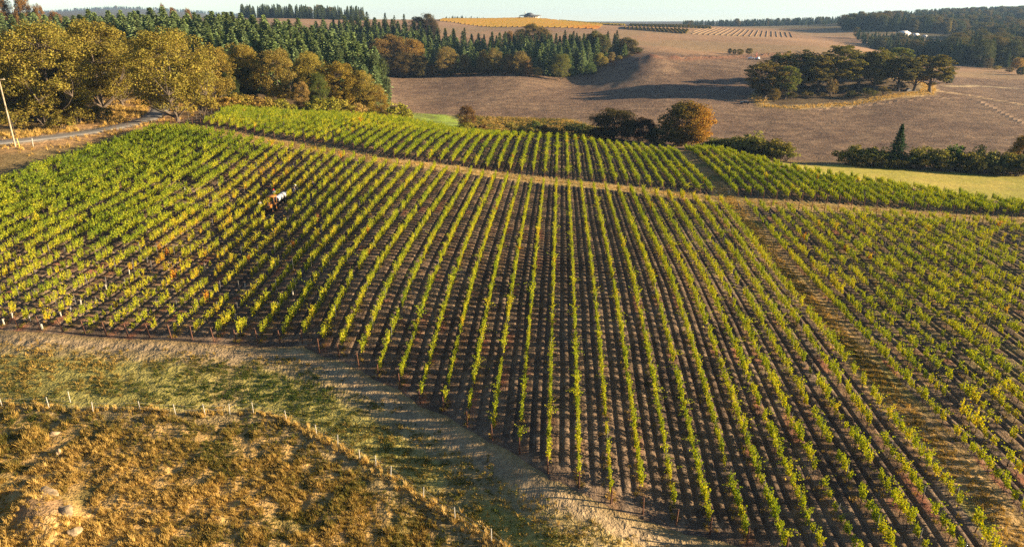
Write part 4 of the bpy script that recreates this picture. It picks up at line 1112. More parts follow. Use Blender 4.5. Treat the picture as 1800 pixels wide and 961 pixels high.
for i, (px, top, zc, wp, tint) in enumerate(sorted(WS)):
    tree_px('shrub', 'dark shrub at the foot of the wood behind the ploughed field, %s from the left' % ordw(i + 1), 'shrub', BUSHES[i % 5], px, top, zc, wp, tint, 0.2, 'shrubs at the foot of the wood')
# brown oaks far left on the skyline
for i, (px, top, zc, wp) in enumerate([(12, -2, 330, 34), (45, -6, 330, 36), (72, 9, 330, 26), (100, 20, 335, 34), (290, 9, 420, 14), (308, 13, 420, 16), (335, 16, 415, 16)]):
    tree_px('skyline_oak', 'brown thin-leaved oak on the left skyline, %s from the left' % ordw(i + 1), 'oak tree', OAKS[(i + 2) % 5], px, top, zc, wp, (0.17, 0.10, 0.04), 0.3, 'brown oaks on the left skyline')

# ---- conifer plantations: ranks of firs
fir_spots = []
rng = np.random.RandomState(5)
def rank(pxs, tops, zc, step, kits, jit=2.0, tintf=1.0, hmin=6, hmax=26):
    a = pxs[0]
    row = []
    while a < pxs[-1]:
        zz = zc + rng.normal(0, jit)
        xg, yg = col_at(a, zz)
        top = np.interp(a, pxs, tops) + rng.normal(0, 4.6) * 250 / zc
        zt = ztop(top, xg, yg); zb = h1(xg, yg)
        if hmin < zt - zb:
            row.append((a, xg, yg, min(zt - zb, hmax), kits[rng.randint(len(kits))], zz))
        a += step * FPX / zc * rng.uniform(0.75, 1.25)
    fir_spots.append(row)
# main plantation, front rank first (pixel columns, treetop rows)
rank([395, 450, 520, 560, 600, 650, 668], [62, 66, 80, 84, 92, 112, 122], 245, 4.2, FIRS)
rank([300, 395, 450, 520, 600, 660, 676], [42, 50, 54, 64, 78, 98, 108], 256, 4.2, FIRS)
rank([230, 395, 450, 520, 600, 664, 680], [30, 38, 42, 54, 68, 92, 104], 268, 4.4, FIRS)
rank([190, 300, 395, 450, 520, 600, 670], [26, 26, 30, 35, 46, 60, 84], 280, 4.4, FIRS)
rank([180, 300, 395, 450, 520, 600, 640, 660], [22, 19, 24, 29, 40, 54, 64, 76], 294, 4.6, FIRS)
rank([60, 180, 240, 300, 395, 450, 520, 590, 630], [26, 24, 18, 16, 19, 25, 36, 49, 60], 310, 4.8, FIRS)
rank([-20, 60, 120], [38, 36, 44], 262, 4.4, FIRS)
rank([-20, 60, 120, 170], [28, 27, 33, 38], 278, 4.4, FIRS)
rank([-20, 60, 120, 190], [20, 20, 25, 30], 296, 4.4, FIRS)
# second plantation beyond the first
rank([690, 740, 800, 860, 900, 960, 1030], [92, 96, 92, 90, 86, 82, 84], 458, 5.0, FIRS, hmin=4)
rank([660, 740, 800, 860, 900, 960, 1040], [78, 84, 82, 80, 78, 74, 74], 466, 5.0, FIRS, hmin=4)
rank([1000, 1060, 1100], [64, 62, 74], 494, 5.0, FIRS, hmin=4)
rank([540, 600, 640, 700, 760, 800], [44, 50, 56, 62, 72, 84], 470, 4.6, FIRS)
rank([560, 620, 700, 760, 830, 900, 960, 1040], [38, 40, 50, 62, 70, 68, 70, 70], 486, 4.6, FIRS)
rank([575, 640, 700, 760, 830, 900, 960, 1080], [34, 33, 40, 53, 66, 62, 62, 62], 505, 5.0, FIRS)
rank([590, 640, 700, 760, 840, 900, 985, 1090], [30, 28, 33, 44, 60, 56, 58, 58], 530, 5.5, FIRS)
allf = [(r_i, j, f) for r_i, row in enumerate(fir_spots) for j, f in enumerate(sorted(row, key=lambda q: q[0]))]
vis_f = sorted([q for q in allf if -10 < q[2][0] < 1810], key=lambda q: q[2][5])
indiv = vis_f[:288]
ids = set((q[0], q[1]) for q in indiv)
RN = ['front rank', 'second rank', 'third rank', 'fourth rank', 'fifth rank', 'back rank', 'left front rank', 'left middle rank', 'left back rank', 'far edge rank', 'far edge second rank', 'far right-end rank', 'far front rank', 'far second rank', 'far third rank', 'far back rank']
cnt = {}
for r_i, j, f in sorted(indiv, key=lambda q: (q[0], q[1])):
    cnt[r_i] = cnt.get(r_i, 0) + 1
    g = rng.uniform(1.7, 2.9); bl = rng.uniform(0.85, 1.15)
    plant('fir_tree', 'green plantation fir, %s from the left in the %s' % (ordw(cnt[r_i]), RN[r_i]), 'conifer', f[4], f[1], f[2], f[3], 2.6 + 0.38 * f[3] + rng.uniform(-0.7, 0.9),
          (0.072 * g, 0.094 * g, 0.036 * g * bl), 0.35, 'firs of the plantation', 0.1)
TF = [(646, 20, 600, 16), (678, 22, 600, 12), (711, 24, 590, 12), (694, 26, 595, 9), (797, 49, 520, 10), (817, 48, 520, 11), (993, 52, 520, 12), (1008, 54, 520, 12), (1068, 54, 510, 11), (1084, 53, 510, 13)]
for i, (px, top, zc, wp) in enumerate(sorted(TF)):
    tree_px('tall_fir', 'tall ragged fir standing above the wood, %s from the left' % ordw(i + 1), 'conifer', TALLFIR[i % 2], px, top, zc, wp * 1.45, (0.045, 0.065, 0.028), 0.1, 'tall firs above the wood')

# the rest of the firs and the far woods: one mass
b = N('far_needles')
tone_ = b.attr('tone', 'INSTANCER'); lv_ = b.attr('lv')
cc = b.ramp(tone_, [(0.0, (0.05, 0.072, 0.034)), (0.45, (0.10, 0.13, 0.05)), (0.6, (0.12, 0.11, 0.038)), (0.85, (0.18, 0.13, 0.04)), (1.0, (0.26, 0.18, 0.04))])
hs = b.n('ShaderNodeHueSaturation'); b.set(hs.inputs['Color'], cc); b.set(hs.inputs['Value'], b.math('ADD', b.math('MULTIPLY', lv_, 0.8), 0.6))
M['far'] = foliage('far_needles', hs.outputs[0], b, 0.15)
def remat(me, m):
    me = me.copy(); me.materials.clear(); me.materials.append(m); return me
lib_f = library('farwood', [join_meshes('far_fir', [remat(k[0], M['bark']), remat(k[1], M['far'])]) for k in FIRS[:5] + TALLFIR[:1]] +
                [join_meshes('far_oak', [remat(k[0], M['bark']), remat(k[1], M['far'])]) for k in (OAKS[1], BROAD[0], OAKS[4])])
LH = [k[2] for k in FIRS[:5] + TALLFIR[:1]] + [OAKS[1][2], BROAD[0][2], OAKS[4][2]]
FP = []; FR = []; FS = []; FI = []; FT = []
def put_far(xg, yg, h, idx, tone, ws=1.0):
    s_ = h / LH[idx]
    FP.append((xg, yg, h1(xg, yg) - 0.2)); FR.append((0, 0, rng.uniform(0, 6.28))); FS.append((s_ * ws, s_ * ws, s_)); FI.append(idx); FT.append(tone)
for r_i, j, f in allf:
    if (r_i, j) not in ids: put_far(f[1], f[2], f[3], rng.randint(5), rng.uniform(0.2, 0.5), 1.45)
def far_area(P, spacing, hlo, hhi, fir_share, tlo, thi):
    x0, y0 = P.min(0); x1, y1 = P.max(0)
    n = int((x1 - x0) * (y1 - y0) / spacing ** 2)
    X = rng.uniform(x0, x1, n); Y = rng.uniform(y0, y1, n)
    ok = inside(P, X, Y) > 0
    for a_, b_ in zip(X[ok], Y[ok]):
        fir = rng.rand() < fir_share
        put_far(a_, b_, rng.uniform(hlo, hhi), rng.randint(6) if fir else 6 + rng.randint(3), rng.uniform(tlo, thi) if fir else rng.uniform(0.5, 0.8), 1.2 if fir else 1.0)
# skyline wood beyond the tan field, upper left
far_area(np.array([col_at(425, 980), col_at(640, 960), col_at(640, 1060), col_at(425, 1080)]), 9, 12, 20, 0.95, 0.1, 0.4)
# left hill behind the plantation
far_area(np.array([col_at(-60, 330), col_at(250, 330), col_at(420, 340), col_at(420, 420), col_at(-60, 420)]), 8, 12, 17, 0.7, 0.2, 0.6)
# wood on the right hillside
far_area(np.array([col_at(1500, 900), col_at(1530, 760), col_at(1600, 640), col_at(1660, 600), col_at(1700, 700), col_at(1640, 790), col_at(1560, 830)]), 7.5, 9, 15, 0.85, 0.05, 0.45)
far_area(np.array([col_at(1660, 600), col_at(1700, 560), col_at(1760, 560), col_at(1900, 620), col_at(1900, 1000), col_at(1740, 1000), col_at(1700, 820), col_at(1680, 700)]), 8.5, 12, 24, 0.6, 0.05, 0.5)
far_area(np.array([col_at(1480, 1000), col_at(1560, 960), col_at(1680, 960), col_at(1700, 1020), col_at(1480, 1080)]), 8.5, 14, 22, 0.8, 0.05, 0.5)
far_area(np.array([col_at(1660, 1020), col_at(1920, 1000), col_at(1920, 2000), col_at(1700, 2000), col_at(1560, 1500), col_at(1480, 1300), col_at(1480, 1200), col_at(1580, 1150)]), 17, 14, 24, 0.7, 0.05, 0.5)
far_area(np.array([col_at(1200, 1500), col_at(1450, 1450), col_at(1500, 1700), col_at(1200, 1700)]), 14, 10, 17, 0.9, 0.1, 0.4)
far_area(np.array([col_at(780, 1350), col_at(850, 1350), col_at(850, 1420), col_at(780, 1420)]), 12, 10, 15, 0.9, 0.1, 0.4)
far_area(np.array([col_at(40, 4300), col_at(430, 4300), col_at(460, 4900), col_at(40, 4900)]), 38, 13, 20, 0.9, 0.1, 0.4)
FP = np.array(FP)
scatter('distant_woods', lib_f, FP, np.array(FR), np.array(FS), np.array(FI), np.array(FT), 'dark conifer woods massed on the far hillsides and behind the plantation', 'wood')
for i, (px, top, zc, wp, tint) in enumerate(sorted([(1790, 102, 560, 22, (0.34, 0.22, 0.05)), (1752, 116, 545, 16, (0.33, 0.26, 0.05)), (1738, 102, 550, 18, (0.12, 0.10, 0.05)), (1775, 118, 520, 16, (0.16, 0.13, 0.05)), (1795, 118, 500, 16, (0.07, 0.08, 0.03)), (1668, 36, 960, 10, (0.22, 0.18, 0.05)), (1660, 39, 965, 8, (0.17, 0.14, 0.05))])):
    tree_px('field_edge_tree', 'light-leaved tree by the wooded right hill, %s from the left' % ordw(i + 1), 'tree', (OAKS + BROAD)[i], px, top, zc, wp, tint, 0.1, 'light trees by the wooded right hill')
# ------------------------------------------------------------------ grass
def make_tuft(seed, n, L, spread, wdt, lean=0.5):
    rng = np.random.RandomState(seed)
    a = rng.uniform(0, 6.28, n); r0 = np.sqrt(rng.uniform(0, 1, n)) * spread
    base = np.stack([np.cos(a) * r0, np.sin(a) * r0, np.full(n, -0.05)], -1)
    ln = L * rng.uniform(0.5, 1.15, n)
    az = a + rng.normal(0, 0.9, n); tl = np.abs(rng.normal(0, lean, n))
    d = np.stack([np.cos(az) * np.sin(tl), np.sin(az) * np.sin(tl), np.cos(tl)], -1)
    d2 = np.stack([np.cos(az) * np.sin(tl * 1.9), np.sin(az) * np.sin(tl * 1.9), np.cos(tl * 1.9)], -1)
    side = np.stack([-np.sin(az + rng.normal(0, 1, n)), np.cos(az), np.zeros(n)], -1) * (wdt * rng.uniform(0.6, 1.3, n))[:, None]
    mid = base + d * ln[:, None] * 0.55
    tip = mid + d2 * ln[:, None] * 0.5
    V = np.stack([base - side * 0.6, base + side * 0.6, mid + side, mid - side, tip], 1).reshape(-1, 3)
    I = np.arange(n)[:, None] * 5
    lv = np.repeat(rng.uniform(0, 1, n), 5)
    return mesh_np('grass_tuft', V, [I + np.array([[0, 1, 2, 3]]), I + np.array([[3, 2, 4]])], [M['grass']], False, {'lv': lv})
def make_weed(seed, n=26, rad=0.28, hgt=0.2, ls=0.15):
    rng = np.random.RandomState(seed)
    C = np.stack([rng.normal(0, rad * 0.5, n), rng.normal(0, rad * 0.5, n), rng.uniform(0.02, hgt, n)], -1)
    V, F = leaf_quads(C, ls * rng.uniform(0.6, 1.2, n), rng, 0.7, 0.7)
    return mesh_np('weed_clump', V, F, [M['grass']], False, {'lv': np.repeat(rng.uniform(0, 1, n), 4)})
TUFTS = [make_tuft(501, 26, 0.55, 0.16, 0.022), make_tuft(502, 22, 0.45, 0.20, 0.024, 0.7), make_tuft(503, 30, 0.7, 0.16, 0.022, 0.35), make_tuft(504, 20, 0.35, 0.22, 0.026, 0.9),
         make_weed(511), make_weed(512, 20, 0.22, 0.14), make_weed(513, 34, 0.34, 0.28, 0.16)]
lib_g = library('tuft', TUFTS)
from mathutils import kdtree
def ground_z(X, Y):              # height on the built ground sheet, hummocks included
    th = np.degrees(np.arctan2(X, Y)); r = np.hypot(X, Y)
    ia = np.interp(th, ang, np.arange(len(ang))); ir = np.interp(np.log(r), np.log(rad), np.arange(len(rad)))
    a0 = np.clip(np.floor(ia).astype(int), 0, len(ang) - 2); r0 = np.clip(np.floor(ir).astype(int), 0, len(rad) - 2)
    fa = ia - a0; fr = ir - r0
    return (GZ[a0, r0] * (1 - fa) + GZ[a0 + 1, r0] * fa) * (1 - fr) + (GZ[a0, r0 + 1] * (1 - fa) + GZ[a0 + 1, r0 + 1] * fa) * fr
def frame_ok(X, Y, m=40):
    a_, b_, c_ = proj(X, Y, H0(X, Y)); return (a_ > -m) & (a_ < 1800 + m) & (b_ < 961 + m) & (c_ > 5)
rng = np.random.RandomState(21)
gP = []; gR = []; gS = []; gI = []; gT = []
def strew(X, Y, idx, tone, scl):
    n = len(X)
    gP.append(np.stack([X, Y, ground_z(X, Y)], -1)); gR.append(np.stack([rng.normal(0, 0.1, n), rng.normal(0, 0.1, n), rng.uniform(0, 6.28, n)], -1))
    gS.append(np.repeat(np.asarray(scl)[:, None], 3, 1)); gI.append(idx); gT.append(np.clip(tone, 0.02, 0.98))
# pasture below the fence
n = 170000
X = rng.uniform(-62, 12, n); Y = rng.uniform(28, 72, n)
ok = (inside(PASTURE, X, Y) > 0.15) & frame_ok(X, Y) & (rng.rand(len(X)) > 0.93 * np.exp(-((X - MND[0]) / 2.4) ** 2 - ((Y - MND[1] + 0.5) / 2.0) ** 2)) & (rng.rand(len(X)) > 0.9 * np.exp(-((X - MND[0] + 4.6) / 1.9) ** 2 - ((Y - MND[1] + 0.3) / 1.9) ** 2))
X, Y = X[ok], Y[ok]
d1 = fbm(X * 0.9, Y * 0.9, 91); d2 = fbm(X * 0.12, Y * 0.12, 92); px_, py_, _ = proj(X, Y, H0(X, Y))
hum = vnoise(X * 0.6, Y * 0.6, 9)
fdist = line_dist(FENCE, X, Y)
dens = sstep(0.25, 0.58, d1) * (0.25 + 0.75 * sstep(0.4, 3.5, fdist))
ok = rng.rand(len(X)) < dens * 0.95
X, Y, d1, d2, px_, py_, fdist = [a_[ok] for a_ in (X, Y, d1, d2, px_, py_, fdist)]
gold = 0.62 + (d2 - 0.5) * 0.5 + (d1 - 0.5) * 0.5 + 0.10 * sstep(500, 150, px_) * sstep(760, 860, py_) + rng.normal(0, 0.07, len(X))
gold -= 0.14 * sstep(4.0, 1.5, fdist)
grn_ = fbm(X * 0.3 + 9, Y * 0.3, 95)
gold = np.where(grn_ > 0.66, gold - 0.18, gold)
tall = sstep(120, 40, px_) * sstep(930, 760, py_)
strew(X, Y, np.where(gold < 0.35, rng.choice([4, 5, 1, 3], len(X)), rng.choice([0, 1, 2, 3], len(X))), gold, rng.uniform(0.32, 0.62, len(X)) * (0.75 + 0.5 * sstep(0.45, 0.7, d1)) * (1 + 0.5 * tall))
# verge between fence and vines: low green growth, sandy near the rows
n = 70000
X = rng.uniform(-75, 30, n); Y = rng.uniform(26, 84, n)
VERGE = np.vstack([vine_edge, [(50, -30), (-120, -30), (-140, 70)]])
ok = (inside(PASTURE, X, Y) < -0.2) & (inside(VERGE, X, Y) > 0.3) & frame_ok(X, Y)
X, Y = X[ok], Y[ok]
dv = line_dist(vine_edge, X, Y); d1 = fbm(X * 0.5, Y * 0.5, 97); d2 = fbm(X * 0.1, Y * 0.1, 98); px_, py_, _ = proj(X, Y, H0(X, Y))
ok = rng.rand(len(X)) < sstep(0.33, 0.55, d1) * sstep(0.5, 3.5, dv) * 0.8
X, Y, dv, d1, d2, px_, py_ = [a_[ok] for a_ in (X, Y, dv, d1, d2, px_, py_)]
green = np.exp(-((px_ - 430) / 210) ** 2 - ((py_ - (665 + 0.07 * (px_ - 300))) / 38) ** 2)
tn = 0.58 + (d2 - 0.5) * 0.4 - 0.36 * green - 0.12 * sstep(650, 690, py_) * sstep(700, 500, px_) - 0.08 * sstep(500, 700, px_) + rng.normal(0, 0.10, len(X))
strew(X, Y, np.where(tn < 0.42, rng.choice([4, 5, 6, 4, 3], len(X)), rng.choice([1, 3, 5, 4], len(X))), tn, rng.uniform(0.45, 0.9, len(X)))
# tall straw along the fence
FL = resample(FENCE, 0.12)
FLo = FL + rng.normal(0, 0.28, FL.shape)
d1 = fbm(FLo[:, 0] * 0.4, FLo[:, 1] * 0.4, 99); ppx_, ppy_, _ = proj(FLo[:, 0], FLo[:, 1], H0(FLo[:, 0], FLo[:, 1]))
ok = (rng.rand(len(FLo)) < np.maximum(sstep(0.3, 0.55, d1), sstep(400, 480, ppx_)) * 0.95) & frame_ok(FLo[:, 0], FLo[:, 1])
FLo = FLo[ok]; ppx_ = ppx_[ok]
strew(FLo[:, 0], FLo[:, 1], rng.choice([0, 2, 2, 1], len(FLo)), 0.74 + 0.14 * sstep(430, 600, ppx_) + rng.normal(0, 0.08, len(FLo)), rng.uniform(0.45, 0.85, len(FLo)))
# dry grass on the road banks
n = 16000
q = RP[rng.randint(0, len(RP), n)] + rng.normal(0, 6.5, (n, 2))
dq = line_dist(RP, q[:, 0], q[:, 1])
ok = (dq > 2.7) & frame_ok(q[:, 0], q[:, 1]) & (np.hypot(q[:, 0], q[:, 1]) < 250)
rq, tq = rt(q[:, 0], q[:, 1])
ok &= ~((rq > (KMIN - 1.2) * ROW) & (tq < t_track(rq / ROW) + 3))
side_far = True
d1 = fbm(q[:, 0] * 0.3, q[:, 1] * 0.3, 101)
jn = np.array([np.argmin((RP[:, 0] - a_) ** 2 + (RP[:, 1] - b_) ** 2) for a_, b_ in q])
sidev = (q - RP[jn])[:, 0] * nn[jn][:, 0] + (q - RP[jn])[:, 1] * nn[jn][:, 1]
ok &= rng.rand(n) < sstep(0.35, 0.6, d1) * np.where(sidev > 0, 1.0, 0.16)
q = q[ok]
strew(q[:, 0], q[:, 1], rng.choice([0, 1, 2], len(q)), 0.72 + rng.normal(0, 0.1, len(q)), rng.uniform(0.8, 1.5, len(q)))
# straw bank of the grove and the rough strip behind the ridge
for P, n, lo in ((GROVE, 9000, 0.80), (STRAW, 7000, 0.50)):
    X = rng.uniform(P[:, 0].min(), P[:, 0].max(), n); Y = rng.uniform(P[:, 1].min(), P[:, 1].max(), n)
    ok = (inside(P, X, Y) > 0) & ((inside(P, X, Y) < 7) | (lo < 0.6)); X, Y = X[ok], Y[ok]
    strew(X, Y, rng.choice([0, 1, 2], len(X)), lo + rng.normal(0, 0.10, len(X)) + (0.9 * (fbm(X * 0.12, Y * 0.2, 131) - 0.5) if lo < 0.6 else 0), rng.uniform(0.9, 1.7, len(X)))
scatter('dry_grass', lib_g, np.concatenate(gP), np.concatenate(gR), np.concatenate(gS), np.concatenate(gI), np.concatenate(gT),
        'golden and green grass tufts covering the pasture, verge and banks', 'grass')
# straw and weeds on the vineyard floor
rng = np.random.RandomState(31)
n = 26000
kk = rng.randint(KMIN, KMAX, n); rr0 = kk * ROW - 0.2 + rng.normal(0, 0.22, n); t0 = t_start(kk) + rng.rand(n) ** 1.5 * (t_track(kk) - t_start(kk))
onal = rng.rand(n) < 0.16
rr0 = np.where(onal, 14 * ROW + rng.normal(0, 0.75, n), rr0); kk = np.where(onal, 14, kk)
ontr = rng.rand(n) < 0.14
kt = rng.uniform(KMIN, KMAX, n)
rr0 = np.where(ontr, kt * ROW, rr0); t0 = np.where(ontr, t_track(kt) - 0.4 + rng.normal(0, 1.4, n), t0)
X, Y = xy(rr0, t0)
ok = frame_ok(X, Y) & ((fbm(X * 0.3, Y * 0.3, 111) > 0.47) | ontr | onal)
X, Y, ontr, onal = X[ok], Y[ok], ontr[ok], onal[ok]
tn = np.where(ontr | onal, 0.66, 0.5) + (fbm(X * 0.2, Y * 0.2, 113) - 0.5) * 0.7 + rng.normal(0, 0.08, len(X))
scatter('vineyard_weeds', lib_g, np.stack([X, Y, H0(X, Y) + 0.07], -1), np.stack([0 * X, 0 * X, rng.uniform(0, 6.28, len(X))], -1), np.repeat(rng.uniform(0.35, 0.75, len(X))[:, None], 3, 1),
        np.where(tn < 0.45, rng.choice([4, 5], len(X)), rng.choice([1, 3], len(X))), np.clip(tn, 0.05, 0.95), 'dry weeds under the vine rows, in the alley and on the grassy track', 'weeds')

# ------------------------------------------------------------------ pasture fence: white posts and tape
fence = thing('pasture_fence', 'white-posted electric tape fence curving between the golden pasture and the green verge', 'fence', (0, 0, 0))
pst = Acc(); pst.tube([(0, 0, -0.3), (0, 0, 0.6), (0, 0, 1.15)], [0.038, 0.036, 0.034], 8)
pst.add(np.array([[0, 0, 1.17]] + [[0.045 * math.cos(a), 0.045 * math.sin(a), 1.15] for a in np.arange(8) * math.pi / 4]), np.array([[0, i + 1, (i + 1) % 8 + 1] for i in range(8)]))
me_pst = pst.mesh('fence_post', [M['white']])
POSTS = [(-50, 716), (5, 717), (87, 719), (164, 725), (248, 724), (309, 729), (361, 731), (404, 727), (446, 728), (504, 740), (557, 764), (594, 784), (633, 810), (661, 822), (687, 841), (744, 878), (800, 914), (864, 952), (930, 995), (1000, 1040)]
pp = []
for i, (px, py) in enumerate(POSTS):
    q = hit(px, py); z = float(ground_z(np.array([q[0]]), np.array([q[1]]))[0])
    o = link('fence_post', me_pst, fence, (q[0], q[1], z)); o.rotation_euler = (random.uniform(-0.08, 0.08), random.uniform(-0.10, 0.10), 0); pp.append((q[0], q[1], z))
q = hit(124, 707); o = link('fence_post', me_pst, fence, (q[0], q[1], float(ground_z(np.array([q[0]]), np.array([q[1]]))[0])))
for hh in (0.62, 1.02):
    wv = Acc()
    for a_, b_ in zip(pp[:-1], pp[1:]):
        s_ = np.linspace(0, 1, 7)[:, None]
        P = np.array(a_)[None] * (1 - s_) + np.array(b_)[None] * s_; P[:, 2] += hh - 0.10 * 4 * (s_ * (1 - s_))[:, 0]
        wv.tube(P, [0.009] * 7, 4)
    link('tape', wv.mesh('tape', [M['white']]), fence)

# ------------------------------------------------------------------ utility pole, guy wire, roadside posts
pq = hit(27, 258); pz = float(ground_z(np.array([pq[0]]), np.array([pq[1]]))[0])
pole = thing('utility_pole', 'pale wooden utility pole beside the road at the left edge', 'utility pole', (pq[0], pq[1], pz))
ac = Acc(); ac.tube([(0, 0, -0.5), (0, 0, 6), (0, 0, 13.0)], [0.17, 0.15, 0.11], 10); link('shaft', ac.mesh('shaft', [M['pole']], True), pole)
ac = Acc(); ac.box((0, 0, 12.5), (2.2, 0.10, 0.12)); link('crossarm', ac.mesh('crossarm', [M['pole']]), pole)
ac = Acc()
for xx in (-0.95, -0.35, 0.95): ac.tube([(xx, 0, 12.56), (xx, 0, 12.75)], [0.05, 0.035], 6)
link('insulators', ac.mesh('insulators', [M['white']]), pole)
ac = Acc(); ac.tube([(0, 0, 8.3), (1.7, -1.2, 0.0)], [0.02, 0.02], 4); link('guy_wire', ac.mesh('guy_wire', [M['steel']]), pole)
ac = Acc(); ac.tube([(1.7, -1.2, 0.0), (1.7 - 0.36, -1.2 + 0.25, 1.8)], [0.06, 0.05], 6); link('guy_guard', ac.mesh('guy_guard', [M['yellow']]), pole)
ac = Acc(); ac.box((0, -0.16, 1.6), (0.2, 0.04, 0.3)); link('number_plate', ac.mesh('number_plate', [M['steel']]), pole)
q = hit(59, 261); z = float(ground_z(np.array([q[0]]), np.array([q[1]]))[0])
ac = Acc(); ac.tube([(0, 0, -0.3), (0, 0, 1.0), (0, 0, 1.9)], [0.09, 0.09, 0.08], 8); ac.tube([(0, 0, 1.9), (0, 0, 1.96)], [0.08, 0.01], 8)
o = link('marker_post', ac.mesh('marker_post', [M['white']]), loc=(q[0], q[1], z), label='short white marker post beside the road near the utility pole', cat='post'); o.rotation_euler = (0, 0.06, 0)
rf = thing('wire_fence', 'rusty wire fence on thin posts along the near side of the road', 'fence', (0, 0, 0))
ac = Acc(); ac.tube([(0, 0, -0.3), (0, 0, 1.5)], [0.05, 0.045], 5); me_rp = ac.mesh('rust_post', [M['post_brown']])
RPST = [(-60, 264), (159, 247), (205, 231), (224, 227), (250, 221), (281, 217), (345, 198)]
pr_ = []
for px, py in RPST:
    q = hit(px, py); z = float(ground_z(np.array([q[0]]), np.array([q[1]]))[0]); pr_.append((q[0], q[1], z))
    o = link('post', me_rp, rf, (q[0], q[1], z)); o.rotation_euler = (random.uniform(-0.1, 0.1), random.uniform(-0.12, 0.12), 0)
for hh in (0.5, 0.95, 1.35):
    wv = Acc()
    for a_, b_ in zip(pr_[:-1], pr_[1:]): wv.tube([np.array(a_) + (0, 0, hh), (np.array(a_) + np.array(b_)) / 2 + (0, 0, hh - 0.06), np.array(b_) + (0, 0, hh)], [0.008] * 3, 4)
    link('wire', wv.mesh('wire', [M['post_brown']]), rf)

# ------------------------------------------------------------------ stones on the pasture
M['stone'] = simple_mat('pale_stone', (0.30, 0.22, 0.13), 0.95, 0.35, 3.0)
def make_rock(seed, sx, sy, sz):
    rng = np.random.RandomState(seed); bm = bmesh.new(); bmesh.ops.create_icosphere(bm, subdivisions=3, radius=1.0)
    ph = rng.uniform(0, 6, 6)
    for v in bm.verts:
        d = 1 + 0.16 * math.sin(v.co.x * 3 + ph[0]) * math.cos(v.co.y * 3.3 + ph[1]) + 0.10 * math.sin(v.co.z * 6 + v.co.x * 5 + ph[2]) + rng.normal(0, 0.02)
        v.co = Vector((v.co.x * sx * d, v.co.y * sy * d, v.co.z * sz * d))
    me = bpy.data.meshes.new('rock'); bm.to_mesh(me); bm.free(); me.materials.append(M['stone']); return me
for i, (px, py, s_, lab) in enumerate([(88, 880, (0.9, 0.5, 0.28), 'long pale boulder on top of the bare earth mound'), (120, 915, (0.8, 0.45, 0.30), 'second pale boulder on the slope of the bare earth mound'), (132, 940, (0.5, 0.4, 0.3), 'lowest pale boulder below the bare earth mound'),
                                       (104, 800, (0.22, 0.22, 0.5), 'upright pale stone casting a shadow in the golden pasture'), (95, 763, (0.5, 0.3, 0.3), 'flat pale stone by the dark hollow below the fence')]):
    q = hit(px, py); z = float(ground_z(np.array([q[0]]), np.array([q[1]]))[0])
    o = link('boulder', make_rock(600 + i, *s_), loc=(q[0], q[1], z + s_[2] * 0.05), label=lab, cat='rock'); o.rotation_euler = (0, 0.1, [-0.7, -0.9, 0.3, 0, 0.5][i])
tree_px('bramble', 'dark reddish bramble bush on the shaded slope of the earth mound', 'bush', BUSHES[2], 75, 905, float(MND[1] * CP + (CAMZ - h1(*MND)) * SP) - 1.0, 60, (0.10, 0.06, 0.025), 0.3)
tree_px('weed_plant', 'small bright green weed standing in the mound shadow', 'plant', BUSHES[3], 24, 898, float(MND[1] * CP + (CAMZ - h1(*MND)) * SP) - 0.4, 20, (0.08, 0.14, 0.04), 0.0)

# ------------------------------------------------------------------ people picking grapes
TMP = bpy.data.scenes.new('people_build')
def make_person(seed, stoop, shirt, trousers, hat=None):
    me = bpy.data.meshes.new('person_skeleton')
    s_, c_ = math.sin(stoop), math.cos(stoop)
    def up(h, fwd=0.0): return (0, fwd + s_ * (h - 0.95), 0.95 + c_ * (h - 0.95))
    V = [(0, 0, 0.95), up(1.2), up(1.42), up(1.52, 0.02), up(1.66, 0.04), up(1.76, 0.04)]
    Rr = [0.15, 0.145, 0.16, 0.06, 0.105, 0.07]
    E = [(0, 1), (1, 2), (2, 3), (3, 4), (4, 5)]
    for sg in (-1, 1):
        n = len(V); sh = up(1.42)
        V += [(sg * 0.19, sh[1], sh[2]), (sg * 0.25, sh[1] + 0.10, sh[2] - 0.27), (sg * 0.20, sh[1] + 0.32, sh[2] - 0.33), (sg * 0.18, sh[1] + 0.42, sh[2] - 0.32)]
        Rr += [0.07, 0.055, 0.042, 0.035]; E += [(2, n), (n, n + 1), (n + 1, n + 2), (n + 2, n + 3)]
        n = len(V)
        V += [(sg * 0.10, 0, 0.86), (sg * 0.12, 0.03 - sg * 0.05, 0.48), (sg * 0.12, -0.02 - sg * 0.08, 0.09), (sg * 0.13, 0.12 - sg * 0.08, 0.04)]
        Rr += [0.10, 0.07, 0.05, 0.045]; E += [(0, n), (n, n + 1), (n + 1, n + 2), (n + 2, n + 3)]
    me.from_pydata(V, E, [])
    o = bpy.data.objects.new('tmp', me); TMP.collection.objects.link(o)
    md = o.modifiers.new('skin', 'SKIN'); o.modifiers.new('sub', 'SUBSURF').levels = 2; o.modifiers['sub'].render_levels = 2
    sv = me.skin_vertices[0].data
    for i, r_ in enumerate(Rr): sv[i].radius = (r_, r_)
    sv[0].use_root = True
    return o, (shirt, trousers, hat, stoop, up)
M['skin'] = simple_mat('skin', (0.36, 0.21, 0.14), 0.6, 0.05)
M['shirt_white'] = simple_mat('white_shirt', (0.75, 0.75, 0.74), 0.9, 0.05)
M['shirt_dark'] = simple_mat('dark_jacket', (0.025, 0.027, 0.035), 0.9, 0.1)
M['shirt_grey'] = simple_mat('grey_shirt', (0.22, 0.2, 0.22), 0.9, 0.1)
M['trousers'] = simple_mat('dark_trousers', (0.02, 0.025, 0.04), 0.9, 0.1)
M['jeans'] = simple_mat('blue_jeans', (0.06, 0.09, 0.15), 0.9, 0.1)
